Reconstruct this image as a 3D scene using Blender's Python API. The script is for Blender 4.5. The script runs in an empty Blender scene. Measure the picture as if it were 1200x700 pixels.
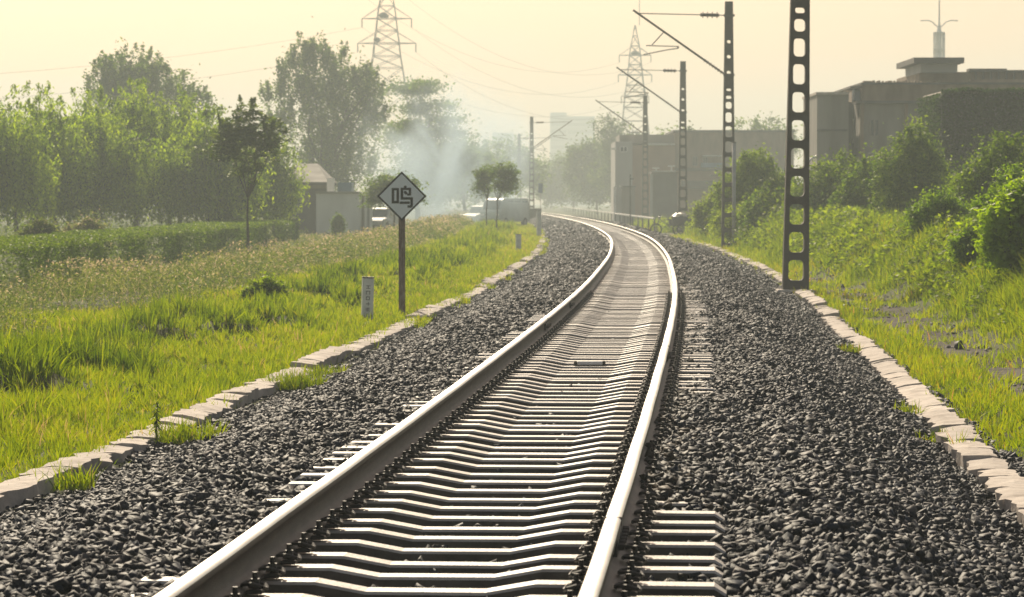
import bpy, bmesh, math, random
import numpy as np
from mathutils import Vector, Matrix
R = math.radians
random.seed(7)
rng = np.random.default_rng(11)
scene = bpy.context.scene
col = scene.collection

# ------------------------------------------------------------------ camera
F = 3600.0                       # focal length in pixels of the 1200 px wide photograph
PITCH = math.atan(115 / F)
EYE = 1.4                        # above the rail heads (z = 0)
cam_data = bpy.data.cameras.new('camera')
cam = bpy.data.objects.new('camera', cam_data)
col.objects.link(cam)
cam.location = (0, 0, EYE)
cam.rotation_euler = (math.pi / 2 - PITCH, 0, 0)
cam_data.sensor_width = 36
cam_data.lens = 36 * F / 1200
cam_data.clip_start = 0.5
cam_data.clip_end = 6000
cam_data.dof.use_dof = True
cam_data.dof.focus_distance = 22
cam_data.dof.aperture_fstop = 9.0
scene.camera = cam

# ------------------------------------------------------------------ sky, sun, exposure
SUN_EL, SUN_AZ = 33.0, -12.0     # azimuth from +Y, negative = to the left
world = bpy.data.worlds.new('World')
scene.world = world
world.use_nodes = True
nt = world.node_tree
nt.nodes.clear()
sky = nt.nodes.new('ShaderNodeTexSky')
sky.sky_type = 'NISHITA'
sky.sun_disc = False
sky.sun_elevation = R(SUN_EL)
sky.sun_rotation = R(SUN_AZ)
sky.air_density = 1.0
sky.dust_density = 3.0
sky.ozone_density = 1.0
tint = nt.nodes.new('ShaderNodeMix')
tint.data_type = 'RGBA'
tint.blend_type = 'MULTIPLY'
tint.inputs[0].default_value = 1.0
tint.inputs[7].default_value = (1.0, 0.81, 0.70, 1)
bg = nt.nodes.new('ShaderNodeBackground')
bg.inputs['Strength'].default_value = 0.075
wout = nt.nodes.new('ShaderNodeOutputWorld')
nt.links.new(sky.outputs[0], tint.inputs[6])
# faint high cloud streaks in the sky
ctc = nt.nodes.new('ShaderNodeTexCoord'); cmp_ = nt.nodes.new('ShaderNodeMapping'); cmp_.inputs['Scale'].default_value = (3, 3, 16)
cno = nt.nodes.new('ShaderNodeTexNoise'); cno.inputs['Scale'].default_value = 2.2; cno.inputs['Detail'].default_value = 5; cno.inputs['Distortion'].default_value = .8
cmr = nt.nodes.new('ShaderNodeMapRange'); cmr.inputs['From Min'].default_value = .50; cmr.inputs['From Max'].default_value = .75; cmr.inputs['To Max'].default_value = .28
cmx = nt.nodes.new('ShaderNodeMix'); cmx.data_type = 'RGBA'; cmx.inputs[7].default_value = (11.5, 10.4, 9.6, 1)
nt.links.new(ctc.outputs['Generated'], cmp_.inputs[0]); nt.links.new(cmp_.outputs[0], cno.inputs['Vector']); nt.links.new(cno.outputs['Fac'], cmr.inputs['Value'])
nt.links.new(cmr.outputs[0], cmx.inputs[0]); nt.links.new(tint.outputs[2], cmx.inputs[6]); nt.links.new(cmx.outputs[2], bg.inputs['Color'])
nt.links.new(bg.outputs[0], wout.inputs['Surface'])

sl = bpy.data.lights.new('sun', 'SUN')
sl.energy = 5.0
sl.angle = R(0.9)
sl.color = (1.0, 0.87, 0.66)
sun = bpy.data.objects.new('sun', sl)
col.objects.link(sun)
el, az = R(SUN_EL), R(SUN_AZ)
sdir = Vector((math.sin(az) * math.cos(el), math.cos(az) * math.cos(el), math.sin(el)))
sun.rotation_euler = sdir.to_track_quat('Z', 'Y').to_euler()

vs = scene.view_settings
vs.view_transform = 'Standard'
vs.look = 'None'
vs.exposure = 0.35
vs.gamma = 1.0
scene.cycles.use_denoising = True
scene.cycles.max_bounces = 7
scene.cycles.diffuse_bounces = 3
scene.cycles.transmission_bounces = 4
scene.cycles.transparent_max_bounces = 8
scene.cycles.volume_bounces = 1
scene.cycles.sample_clamp_indirect = 4

# ------------------------------------------------------------------ helpers
def ray(px, py):
    u, v = (px - 600) / F, (350 - py) / F
    return u, math.cos(PITCH) + v * math.sin(PITCH), -math.sin(PITCH) + v * math.cos(PITCH)

def P(px, py, Y):
    """world point at distance Y along the line whose photo position is px, py"""
    a, b, c = ray(px, py)
    return Vector((a * Y / b, Y, EYE + c * Y / b))

def G(px, py, z):
    a, b, c = ray(px, py)
    t = (z - EYE) / c
    return Vector((a * t, b * t, z))

_anchor = np.array([(-40, -3.9), (0, -1.2), (10.8, -.5), (15.4, -.17), (20.1, .13), (25.3, .45), (30.5, .79), (36.2, 1.13),
    (45.2, 1.66), (56, 2.22), (64, 2.58), (75, 3.10), (90, 3.68), (105, 4.18), (122, 4.62), (144, 4.95), (165, 5.13),
    (190, 5.20), (215, 5.10), (240, 4.87), (270, 4.5), (300, 4.1), (330, 3.6), (400, 1.6), (500, -3.5), (600, -11), (800, -30), (1600, -100)])
_ys = np.arange(-40, 1600, 1.0)
_xs = np.interp(_ys, _anchor[:, 0], _anchor[:, 1])
for _ in range(3):
    k = np.ones(9) / 9
    _xs = np.concatenate([_xs[:4], np.convolve(_xs, k, 'valid'), _xs[-4:]])
def XC(Y):
    return np.interp(Y, _ys, _xs)
def heading(Y):
    return math.atan2(float(XC(Y + .5) - XC(Y - .5)), 1.0)   # clockwise from +Y

_perm = rng.random(4096)
def vnoise(x, y, s=1.0, seed=0):
    x = np.asarray(x, float) / s + 1000; y = np.asarray(y, float) / s + 1000
    xi, yi = np.floor(x).astype(int), np.floor(y).astype(int)
    fx, fy = x - xi, y - yi
    fx, fy = fx * fx * (3 - 2 * fx), fy * fy * (3 - 2 * fy)
    h = lambda a, b: _perm[(a * 73 + b * 179 + seed * 31 + a * b * 7) % 4096]
    return (h(xi, yi) * (1 - fx) + h(xi + 1, yi) * fx) * (1 - fy) + (h(xi, yi + 1) * (1 - fx) + h(xi + 1, yi + 1) * fx) * fy
def sstep(a, b, x):
    t = np.clip((x - a) / (b - a), 0, 1)
    return t * t * (3 - 2 * t)

def set_props(o, label=None, cat=None, group=None, kind=None):
    if label: o['label'] = label
    if cat: o['category'] = cat
    if group: o['group'] = group
    if kind: o['kind'] = kind
    return o

def link(name, me, mat=None, parent=None, loc=None):
    o = bpy.data.objects.new(name, me)
    col.objects.link(o)
    if mat is not None and me is not None:
        for m in (mat if isinstance(mat, (list, tuple)) else [mat]):
            me.materials.append(m)
    if parent is not None: o.parent = parent
    if loc is not None: o.location = loc
    return o

def thing(name, label, cat, loc=(0, 0, 0), rz=0, group=None):
    o = bpy.data.objects.new(name, None)
    col.objects.link(o)
    o.empty_display_size = .3
    o.location = loc
    o.rotation_euler = (0, 0, rz)
    return set_props(o, label, cat, group)

def np_mesh(name, V, Fc, n, rnd=None, smooth=False):
    """V (k,3), Fc (m,n) constant polygon size n, rnd (k,) vertex attribute"""
    me = bpy.data.meshes.new(name)
    V = np.ascontiguousarray(V, dtype=np.float32); Fc = np.ascontiguousarray(Fc, dtype=np.int32)
    me.vertices.add(len(V)); me.vertices.foreach_set('co', V.ravel())
    me.loops.add(Fc.size); me.loops.foreach_set('vertex_index', Fc.ravel())
    me.polygons.add(len(Fc))
    me.polygons.foreach_set('loop_start', np.arange(0, Fc.size, n, dtype=np.int32))
    me.polygons.foreach_set('loop_total', np.full(len(Fc), n, dtype=np.int32))
    if smooth: me.polygons.foreach_set('use_smooth', np.ones(len(Fc), dtype=bool))
    if rnd is not None:
        a = me.attributes.new('rnd', 'FLOAT', 'POINT')
        a.data.foreach_set('value', np.ascontiguousarray(rnd, dtype=np.float32))
    me.update(calc_edges=True)
    return me

def bm_mesh(name, bm, smooth=False):
    me = bpy.data.meshes.new(name)
    bmesh.ops.recalc_face_normals(bm, faces=bm.faces)
    bm.to_mesh(me); bm.free()
    if smooth:
        for p in me.polygons: p.use_smooth = True
    return me

def box(bm, c, s, rot=None, bev=0, mi=0):
    g = bmesh.ops.create_cube(bm, size=1)
    M = Matrix.Translation(c) @ (rot.to_4x4() if rot else Matrix.Identity(4)) @ Matrix.Diagonal((*s, 1))
    bmesh.ops.transform(bm, matrix=M, verts=g['verts'])
    fs = list({f for v in g['verts'] for f in v.link_faces})
    for f in fs: f.material_index = mi
    if bev:
        es = list({e for v in g['verts'] for e in v.link_edges})
        r = bmesh.ops.bevel(bm, geom=es, offset=bev, segments=1, affect='EDGES')
        for f in r['faces']: f.material_index = mi

def bar(bm, a, b, r, n=8, r2=None, mi=0):
    a, b = Vector(a), Vector(b)
    d = b - a
    if d.length < 1e-6: return
    g = bmesh.ops.create_cone(bm, cap_ends=True, segments=n, radius1=r, radius2=r if r2 is None else r2, depth=d.length)
    M = Matrix.Translation((a + b) / 2) @ d.to_track_quat('Z', 'Y').to_matrix().to_4x4()
    bmesh.ops.transform(bm, matrix=M, verts=g['verts'])
    for f in {f for v in g['verts'] for f in v.link_faces}: f.material_index = mi

def boxes(*args, bev=0):
    bm = bmesh.new()
    for a in args: box(bm, a[0], a[1], bev=bev)
    return bm

# ------------------------------------------------------------------ materials
def new_mat(name):
    m = bpy.data.materials.new(name); m.use_nodes = True
    m.node_tree.nodes.clear()
    return m, m.node_tree.nodes, m.node_tree.links

def ramp(nodes, stops):
    r = nodes.new('ShaderNodeValToRGB')
    el_ = r.color_ramp.elements
    while len(el_) < len(stops): el_.new(.5)
    for e, (p, c) in zip(el_, stops): e.position = p; e.color = (*c, 1)
    return r

def noise_mat(name, stops, scale=4, rough=.8, detail=6, bump=0, bscale=None, metal=0, objrand=0, spec=.5, stretch=None, distort=0):
    m, n, l = new_mat(name)
    out = n.new('ShaderNodeOutputMaterial'); b = n.new('ShaderNodeBsdfPrincipled')
    l.new(b.outputs[0], out.inputs[0])
    b.inputs['Roughness'].default_value = rough; b.inputs['Metallic'].default_value = metal
    b.inputs['Specular IOR Level'].default_value = spec
    tc = n.new('ShaderNodeTexCoord'); mp = n.new('ShaderNodeMapping')
    l.new(tc.outputs['Object'], mp.inputs[0])
    if stretch: mp.inputs['Scale'].default_value = stretch
    if objrand:
        oi = n.new('ShaderNodeObjectInfo'); sc = n.new('ShaderNodeVectorMath'); sc.operation = 'SCALE'
        cx = n.new('ShaderNodeCombineXYZ')
        l.new(oi.outputs['Random'], cx.inputs[0]); l.new(oi.outputs['Random'], cx.inputs[1])
        l.new(cx.outputs[0], sc.inputs[0]); sc.inputs['Scale'].default_value = 97
        l.new(sc.outputs[0], mp.inputs['Location'])
    t = n.new('ShaderNodeTexNoise'); t.inputs['Scale'].default_value = scale; t.inputs['Detail'].default_value = detail
    t.inputs['Distortion'].default_value = distort
    l.new(mp.outputs[0], t.inputs['Vector'])
    r = ramp(n, stops); l.new(t.outputs['Fac'], r.inputs[0])
    last = r.outputs[0]
    if objrand:
        hv = n.new('ShaderNodeHueSaturation'); mr = n.new('ShaderNodeMapRange')
        mr.inputs['To Min'].default_value = 1 - objrand; mr.inputs['To Max'].default_value = 1 + objrand
        l.new(oi.outputs['Random'], mr.inputs['Value']); l.new(mr.outputs[0], hv.inputs['Value']); l.new(last, hv.inputs['Color'])
        last = hv.outputs[0]
    l.new(last, b.inputs['Base Color'])
    if bump:
        t2 = n.new('ShaderNodeTexNoise'); t2.inputs['Scale'].default_value = bscale or scale * 4; t2.inputs['Detail'].default_value = 5
        l.new(mp.outputs[0], t2.inputs['Vector'])
        bp = n.new('ShaderNodeBump'); bp.inputs['Strength'].default_value = bump; bp.inputs['Distance'].default_value = .02
        l.new(t2.outputs['Fac'], bp.inputs['Height']); l.new(bp.outputs[0], b.inputs['Normal'])
    return m

def leaf_mat(name, stops, trans=.5, gloss=.06, rough=.5):
    m, n, l = new_mat(name)
    out = n.new('ShaderNodeOutputMaterial')
    at = n.new('ShaderNodeAttribute'); at.attribute_name = 'rnd'
    r = ramp(n, stops); l.new(at.outputs['Fac'], r.inputs[0])
    d = n.new('ShaderNodeBsdfDiffuse'); t = n.new('ShaderNodeBsdfTranslucent'); g = n.new('ShaderNodeBsdfGlossy')
    hs = n.new('ShaderNodeHueSaturation'); hs.inputs['Hue'].default_value = .49; hs.inputs['Saturation'].default_value = 1.15; hs.inputs['Value'].default_value = 1.5
    l.new(r.outputs[0], d.inputs[0]); l.new(r.outputs[0], hs.inputs['Color']); l.new(hs.outputs[0], t.inputs[0])
    g.inputs['Roughness'].default_value = rough; g.inputs[0].default_value = (.9, .9, .8, 1)
    m1 = n.new('ShaderNodeMixShader'); m1.inputs[0].default_value = trans
    m2 = n.new('ShaderNodeMixShader'); m2.inputs[0].default_value = gloss
    l.new(d.outputs[0], m1.inputs[1]); l.new(t.outputs[0], m1.inputs[2])
    l.new(m1.outputs[0], m2.inputs[1]); l.new(g.outputs[0], m2.inputs[2]); l.new(m2.outputs[0], out.inputs[0])
    return m

M = {}
M['ballast_stone'] = None
def stone_mat():
    m, n, l = new_mat('ballast stone')
    out = n.new('ShaderNodeOutputMaterial'); b = n.new('ShaderNodeBsdfPrincipled'); l.new(b.outputs[0], out.inputs[0])
    at = n.new('ShaderNodeAttribute'); at.attribute_name = 'rnd'
    r = ramp(n, [(0, (.009, .011, .016)), (.28, (.018, .019, .026)), (.48, (.027, .028, .036)), (.62, (.022, .031, .052)), (.75, (.036, .035, .038)), (.82, (.13, .115, .11)), (.86, (.028, .024, .020)), (1, (.065, .045, .030))])
    l.new(at.outputs['Fac'], r.inputs[0])
    tc = n.new('ShaderNodeTexCoord'); t = n.new('ShaderNodeTexNoise'); t.inputs['Scale'].default_value = 45; t.inputs['Detail'].default_value = 3
    l.new(tc.outputs['Object'], t.inputs['Vector'])
    mr = n.new('ShaderNodeMapRange'); mr.inputs['To Min'].default_value = .45; mr.inputs['To Max'].default_value = 1.15
    l.new(t.outputs['Fac'], mr.inputs['Value'])
    hv = n.new('ShaderNodeHueSaturation'); l.new(mr.outputs[0], hv.inputs['Value']); l.new(r.outputs[0], hv.inputs['Color'])
    l.new(hv.outputs[0], b.inputs['Base Color'])
    b.inputs['Roughness'].default_value = .66
    b.inputs['Specular IOR Level'].default_value = .3
    bp = n.new('ShaderNodeBump'); bp.inputs['Strength'].default_value = .5; bp.inputs['Distance'].default_value = .01
    l.new(t.outputs['Fac'], bp.inputs['Height']); l.new(bp.outputs[0], b.inputs['Normal'])
    return m
M['stone'] = stone_mat()
M['bed'] = noise_mat('ballast bed', [(.3, (.02, .02, .021)), (.7, (.06, .057, .055))], 30, .9, bump=.8, bscale=50)
M['sleeper'] = noise_mat('sleeper concrete', [(.25, (.34, .31, .27)), (.5, (.48, .445, .40)), (.75, (.56, .52, .47))], 4.5, .6, bump=.25, bscale=60, objrand=.2, detail=9)
M['sleeper_side'] = noise_mat('oily shaded sleeper flank', [(.3, (.05, .043, .035)), (.7, (.12, .105, .085))], 6, .85, bump=.3, objrand=.2)  # oil grime plus the shade of the sleeper gaps, put into the colour
M['rail_side'] = noise_mat('rusty rail side', [(.3, (.032, .024, .017)), (.6, (.062, .047, .033)), (.8, (.10, .078, .055))], 5, .6, bump=.2, bscale=40, stretch=(1, 1, 6))
def stain_sleeper(m):
    # rust and oil stains on both rail seats, in the sleeper's own coordinates
    n, l = m.node_tree.nodes, m.node_tree.links
    b = [x for x in n if x.type == 'BSDF_PRINCIPLED'][0]
    src = b.inputs['Base Color'].links[0].from_socket
    tc = n.new('ShaderNodeTexCoord'); sp = n.new('ShaderNodeSeparateXYZ'); l.new(tc.outputs['Object'], sp.inputs[0])
    ab = n.new('ShaderNodeMath'); ab.operation = 'ABSOLUTE'; l.new(sp.outputs[0], ab.inputs[0])
    su = n.new('ShaderNodeMath'); su.operation = 'SUBTRACT'; l.new(ab.outputs[0], su.inputs[0]); su.inputs[1].default_value = .75
    a2 = n.new('ShaderNodeMath'); a2.operation = 'ABSOLUTE'; l.new(su.outputs[0], a2.inputs[0])
    oi = n.new('ShaderNodeObjectInfo'); ad = n.new('ShaderNodeVectorMath'); ad.operation = 'ADD'; l.new(tc.outputs['Object'], ad.inputs[0])
    ml = n.new('ShaderNodeMath'); ml.operation = 'MULTIPLY'; l.new(oi.outputs['Random'], ml.inputs[0]); ml.inputs[1].default_value = 50; l.new(ml.outputs[0], ad.inputs[1])
    no = n.new('ShaderNodeTexNoise'); no.inputs['Scale'].default_value = 7; no.inputs['Detail'].default_value = 6; l.new(ad.outputs[0], no.inputs['Vector'])
    m3 = n.new('ShaderNodeMath'); m3.operation = 'MULTIPLY_ADD'; l.new(no.outputs['Fac'], m3.inputs[0]); m3.inputs[1].default_value = -.55; l.new(a2.outputs[0], m3.inputs[2])
    mr = n.new('ShaderNodeMapRange'); mr.inputs['From Min'].default_value = -.02; mr.inputs['From Max'].default_value = -.22; mr.inputs['To Max'].default_value = .75; l.new(m3.outputs[0], mr.inputs['Value'])
    mx = n.new('ShaderNodeMix'); mx.data_type = 'RGBA'; mx.inputs[7].default_value = (.16, .105, .07, 1)
    l.new(mr.outputs[0], mx.inputs[0]); l.new(src, mx.inputs[6]); l.new(mx.outputs[2], b.inputs['Base Color'])
    b.inputs['Roughness'].default_value = .5; b.inputs['Specular IOR Level'].default_value = .6
stain_sleeper(M['sleeper'])
M['rail_top'] = noise_mat('polished rail head', [(.35, (.74, .71, .65)), (.65, (.88, .86, .80))], 2, .40, metal=.7)
M['clip'] = noise_mat('oily iron clip', [(.3, (.012, .011, .010)), (.7, (.035, .030, .025))], 20, .55)
M['kerb'] = noise_mat('kerb concrete', [(.25, (.32, .27, .23)), (.5, (.50, .44, .385)), (.75, (.60, .54, .48))], 5, .9, bump=.5, bscale=30, objrand=.12)
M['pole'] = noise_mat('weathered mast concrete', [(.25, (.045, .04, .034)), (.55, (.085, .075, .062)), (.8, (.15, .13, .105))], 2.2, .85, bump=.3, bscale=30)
M['wire'] = noise_mat('dark wire', [(.3, (.05, .05, .05)), (.7, (.08, .08, .07))], 3, .6)
M['steel'] = noise_mat('galvanised steel', [(.3, (.16, .16, .16)), (.7, (.26, .26, .25))], 3, .5, metal=.3)
M['insul'] = noise_mat('brown glazed insulator', [(.3, (.07, .05, .04)), (.7, (.12, .09, .07))], 8, .3)
M['white_paint'] = noise_mat('weathered white paint', [(.25, (.58, .58, .57)), (.6, (.82, .82, .80))], 6, .8, bump=.2, bscale=40)
M['black_paint'] = noise_mat('black paint', [(.3, (.012, .014, .013)), (.7, (.03, .034, .03))], 10, .6)
M['sign_face'] = noise_mat('dull white sign enamel', [(.3, (.78, .84, .90)), (.7, (.84, .89, .94))], 5, .5)
M['rust'] = noise_mat('rusty post', [(.3, (.10, .055, .032)), (.6, (.17, .10, .06)), (.8, (.23, .16, .11))], 8, .85, bump=.3)
M['grey_post'] = noise_mat('grey post paint', [(.3, (.36, .36, .35)), (.7, (.5, .5, .48))], 4, .7)
M['wood_post'] = noise_mat('mottled brown sign post', [(.3, (.10, .06, .04)), (.5, (.18, .13, .10)), (.75, (.32, .28, .24))], 7, .85, bump=.3, stretch=(4, 4, 1))
M['grass'] = leaf_mat('grass blades', [(0, (.035, .075, .008)), (.35, (.13, .205, .008)), (.7, (.26, .335, .014)), (.93, (.33, .34, .04)), (1, (.42, .34, .14))], .52, .03)
M['grass_r'] = leaf_mat('dry tinged grass blades', [(0, (.04, .085, .008)), (.4, (.13, .20, .010)), (.7, (.25, .31, .016)), (.93, (.31, .27, .05)), (1, (.38, .24, .09))], .62, .03)
M['weed'] = leaf_mat('broad weed leaves', [(0, (.04, .08, .012)), (.5, (.13, .20, .024)), (1, (.26, .34, .05))], .6, .025)
M['bright_bush'] = leaf_mat('fresh bush leaves', [(0, (.04, .10, .01)), (.5, (.14, .25, .015)), (1, (.28, .42, .03))], .62, .05)
M['scrub'] = leaf_mat('dry scrub', [(0, (.025, .045, .012)), (.35, (.075, .125, .025)), (.7, (.15, .20, .045)), (.9, (.26, .26, .10)), (1, (.48, .40, .26))], .5, .04)
M['hedge'] = leaf_mat('hedge leaves', [(0, (.02, .05, .008)), (.5, (.09, .16, .018)), (1, (.22, .31, .04))], .4, .05)
M['willow'] = leaf_mat('willow leaves', [(0, (.03, .07, .008)), (.5, (.17, .27, .024)), (1, (.36, .48, .05))], .62, .03)
M['tree_dark'] = leaf_mat('dark tree leaves', [(0, (.018, .045, .006)), (.5, (.055, .105, .012)), (1, (.16, .22, .03))], .5, .04, .45)
M['tree_mid'] = leaf_mat('mid green leaves', [(0, (.022, .055, .008)), (.5, (.085, .155, .016)), (1, (.22, .31, .04))], .55, .04)
M['ivy'] = leaf_mat('ivy leaves', [(0, (.010, .028, .006)), (.5, (.028, .062, .010)), (1, (.08, .14, .02))], .3, .01)
M['bark'] = noise_mat('bark', [(.3, (.035, .028, .02)), (.7, (.09, .075, .055))], 6, .9, bump=.6, bscale=20, stretch=(4, 4, .7))
# ------------------------------------------------------------------ terrain
def bank_start(Y): return 5.05 - 1.2 * sstep(60, 110, Y)
def ground_z(X, Y):
    X = np.asarray(X, float); Y = np.asarray(Y, float)
    o = X - XC(Y)
    z = np.full(o.shape, -.60)
    # left side
    left = -.60 + .14 * sstep(-4.5, -7.5, o) + .04 * sstep(-8, -10, o) - .30 * sstep(-10, -11.5, o) + (vnoise(X, Y, 2.3) - .5) * .16 * sstep(-3.9, -5, o)
    left += .15 * sstep(.54, .74, vnoise(X, Y * .7, 1.0, 6) * .8 + vnoise(X, Y, .45, 16) * .2) * sstep(-4.6, -5.3, o) * (1 - sstep(-6.8, -7.8, o))
    # right side: muddy path, then a weedy bank
    b0 = bank_start(Y)
    hgt = 1.15 * (1 - sstep(135, 168, Y)) * (.55 + .45 * sstep(30, 60, Y))
    right = -.62 + (vnoise(X, Y, .8, 3) - .5) * .08 + hgt * sstep(b0, b0 + 1.9, o) - (hgt + .1) * sstep(b0 + 5.5, b0 + 9, o) * .8 + (vnoise(X, Y, 2.7, 5) - .5) * .30 * sstep(b0 + .5, b0 + 2, o)
    z = np.where(o < -3.2, left, np.where(o > 3.2, right, -.80))
    return z
Yr = np.concatenate([np.linspace(-30, 15, 10), np.linspace(17, 70, 190), np.linspace(71, 200, 130), np.geomspace(203, 1500, 40)])
oc = np.concatenate([-np.geomspace(1400, 40, 16), np.linspace(-38, -14, 25), np.linspace(-13.6, -3.3, 56), [-3.2, -3.0, 0, 3.0, 3.2], np.linspace(3.3, 14, 46), np.linspace(15, 38, 22), np.geomspace(40, 1400, 16)])
YY, OO = np.meshgrid(Yr, oc, indexing='ij')
XX = XC(YY) + OO
ZZ = ground_z(XX, YY)
mud = (sstep(3.9, 4.3, OO) * (1 - sstep(bank_start(YY) - .25, bank_start(YY) + .25, OO)) * (1 - sstep(95, 110, YY))).ravel()
V = np.stack([XX, YY, ZZ], -1).reshape(-1, 3)
nr, nc = YY.shape
idx = np.arange(nr * nc).reshape(nr, nc)
Fq = np.stack([idx[:-1, :-1], idx[:-1, 1:], idx[1:, 1:], idx[1:, :-1]], -1).reshape(-1, 4)
m, n, l = new_mat('soil and turf')
out = n.new('ShaderNodeOutputMaterial'); b = n.new('ShaderNodeBsdfPrincipled'); l.new(b.outputs[0], out.inputs[0])
tc = n.new('ShaderNodeTexCoord'); t = n.new('ShaderNodeTexNoise'); t.inputs['Scale'].default_value = 1.3; t.inputs['Detail'].default_value = 8
l.new(tc.outputs['Object'], t.inputs['Vector'])
r1 = ramp(n, [(.35, (.045, .055, .018)), (.55, (.07, .085, .02)), (.75, (.11, .10, .045))]); l.new(t.outputs['Fac'], r1.inputs[0])
t2 = n.new('ShaderNodeTexNoise'); t2.inputs['Scale'].default_value = 7; t2.inputs['Detail'].default_value = 8; l.new(tc.outputs['Object'], t2.inputs['Vector'])
r2 = ramp(n, [(.3, (.045, .038, .032)), (.55, (.09, .078, .066)), (.8, (.20, .175, .15))]); l.new(t2.outputs['Fac'], r2.inputs[0])
at = n.new('ShaderNodeAttribute'); at.attribute_name = 'rnd'
mx = n.new('ShaderNodeMix'); mx.data_type = 'RGBA'
l.new(at.outputs['Fac'], mx.inputs[0]); l.new(r1.outputs[0], mx.inputs[6]); l.new(r2.outputs[0], mx.inputs[7]); l.new(mx.outputs[2], b.inputs['Base Color'])
bp = n.new('ShaderNodeBump'); bp.inputs['Strength'].default_value = .7; bp.inputs['Distance'].default_value = .05
l.new(t2.outputs['Fac'], bp.inputs['Height']); l.new(bp.outputs[0], b.inputs['Normal'])
b.inputs['Roughness'].default_value = .9; b.inputs['Specular IOR Level'].default_value = .1
set_props(link('ground', np_mesh('ground', V, Fq, 4, mud, smooth=True), m), 'grassy ground on both sides of the railway', 'ground', kind='structure')

# ballast surface height as a function of offset o and distance Y
def bed_z(o, Y):
    a = np.abs(o)
    z = np.full(np.shape(a), -.275)
    z = np.where(a > .62, -.262, z)
    cover = np.where(o > 0, .075 * sstep(15.8, 17.0, Y) * (1 - sstep(23, 26, Y)) + .012 * sstep(23, 30, Y) + .02 * sstep(45, 70, Y), .042 - .022 * sstep(16, 19, Y) * (1 - sstep(36, 50, Y)))
    cover = cover + (vnoise(o + 7, Y, .6, 2) - .5) * .085
    z = np.where(a > .80, -.235 + cover, z)
    sh = sstep(1.2, 1.5, a)
    hump = np.where(o > 0, .06, .02)
    z = z * (1 - sh) + sh * (-.21 + hump * np.exp(-((a - 1.7) / .35) ** 2) - .40 * sstep(1.75, 3.25, a) + (vnoise(o + 30, Y, .7, 9) - .5) * .07)
    return z
Yb = np.concatenate([np.arange(-2, 60, .3), np.arange(60, 200, .8), np.arange(200, 600, 4)])
ob = np.concatenate([np.linspace(-3.45, -1.2, 16), np.linspace(-1.1, 1.1, 11), np.linspace(1.2, 3.65, 17)])
YY, OO = np.meshgrid(Yb, ob, indexing='ij')
XX = XC(YY) + OO
ZZ = bed_z(OO, YY) - .03
V = np.stack([XX, YY, ZZ], -1).reshape(-1, 3)
nr, nc = YY.shape
idx = np.arange(nr * nc).reshape(nr, nc)
Fq = np.stack([idx[:-1, :-1], idx[:-1, 1:], idx[1:, 1:], idx[1:, :-1]], -1).reshape(-1, 4)
set_props(link('track_bed', np_mesh('track_bed', V, Fq, 4, smooth=True), M['bed']), 'dark bed of fine gravel under the ballast stones', 'ground', kind='structure')

# ------------------------------------------------------------------ ballast stones
def stone_template():
    bm = bmesh.new()
    for k in range(8):
        j = lambda: random.uniform(.45, 1.1)
        bm.verts.new(((1 if k & 1 else -1) * j() * .9, (1 if k & 2 else -1) * j() * .75, (1 if k & 4 else -1) * j() * .48))
    for _ in range(2):
        bm.verts.new((random.uniform(-1.2, 1.2), random.uniform(-.9, .9), random.uniform(-.5, .5)))
    r = bmesh.ops.convex_hull(bm, input=bm.verts)
    bmesh.ops.delete(bm, geom=list({g for g in r['geom_interior'] + r['geom_unused'] if isinstance(g, bmesh.types.BMVert)}), context='VERTS')
    bmesh.ops.triangulate(bm, faces=bm.faces)
    bmesh.ops.recalc_face_normals(bm, faces=bm.faces)
    bm.verts.index_update()
    V = np.array([v.co[:] for v in bm.verts]); Fc = np.array([[v.index for v in f.verts] for f in bm.faces])
    bm.free()
    return V, Fc
temps = [stone_template() for _ in range(14)]
def rotmats(n, tilt=1.0):
    q = rng.normal(size=(n, 4)); q[:, 1:3] *= tilt
    q /= np.linalg.norm(q, axis=1)[:, None]
    w, x, y, z = q.T
    return np.stack([np.stack([1 - 2 * (y * y + z * z), 2 * (x * y - z * w), 2 * (x * z + y * w)], -1),
                     np.stack([2 * (x * y + z * w), 1 - 2 * (x * x + z * z), 2 * (y * z - x * w)], -1),
                     np.stack([2 * (x * z - y * w), 2 * (y * z + x * w), 1 - 2 * (x * x + y * y)], -1)], 1)
def scatter_stones(Ya, Yb_, dens, size, lift=0.0):
    pts = []
    n_ = int((Yb_ - Ya) * 7.0 * dens)
    Y = rng.uniform(Ya, Yb_, n_); o = rng.uniform(-3.42, 3.55, n_)
    a = np.abs(o)
    keep = rng.random(n_) < np.where(a < .56, .10, 1.0)
    keep &= ~((a > .69) & (a < .80))           # nothing on the rails themselves
    keep &= (a < .55) | (a > .84) | (rng.random(n_) < .55)
    Y, o = Y[keep], o[keep]
    X = XC(Y) + o
    keep = (X > -Y / 6 - 2.2) & (X < Y / 6 + 2.2)
    Y, o, X = Y[keep], o[keep], X[keep]
    s = size * np.clip(rng.lognormal(-.05, .32, len(Y)), .45, 1.45)
    s = np.where(np.abs(o) < .86, np.minimum(s, .036), s)
    z = bed_z(o, Y) + rng.uniform(-.5, .4, len(Y)) * s + lift
    return X, Y, z, s
parts = [scatter_stones(9.8, 20, 780, .0270), scatter_stones(20, 36, 640, .0262), scatter_stones(36, 70, 360, .029), scatter_stones(70, 150, 120, .039), scatter_stones(150, 300, 20, .085)]
X, Y, Z, S = [np.concatenate([p_[k] for p_ in parts]) for k in range(4)]
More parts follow.
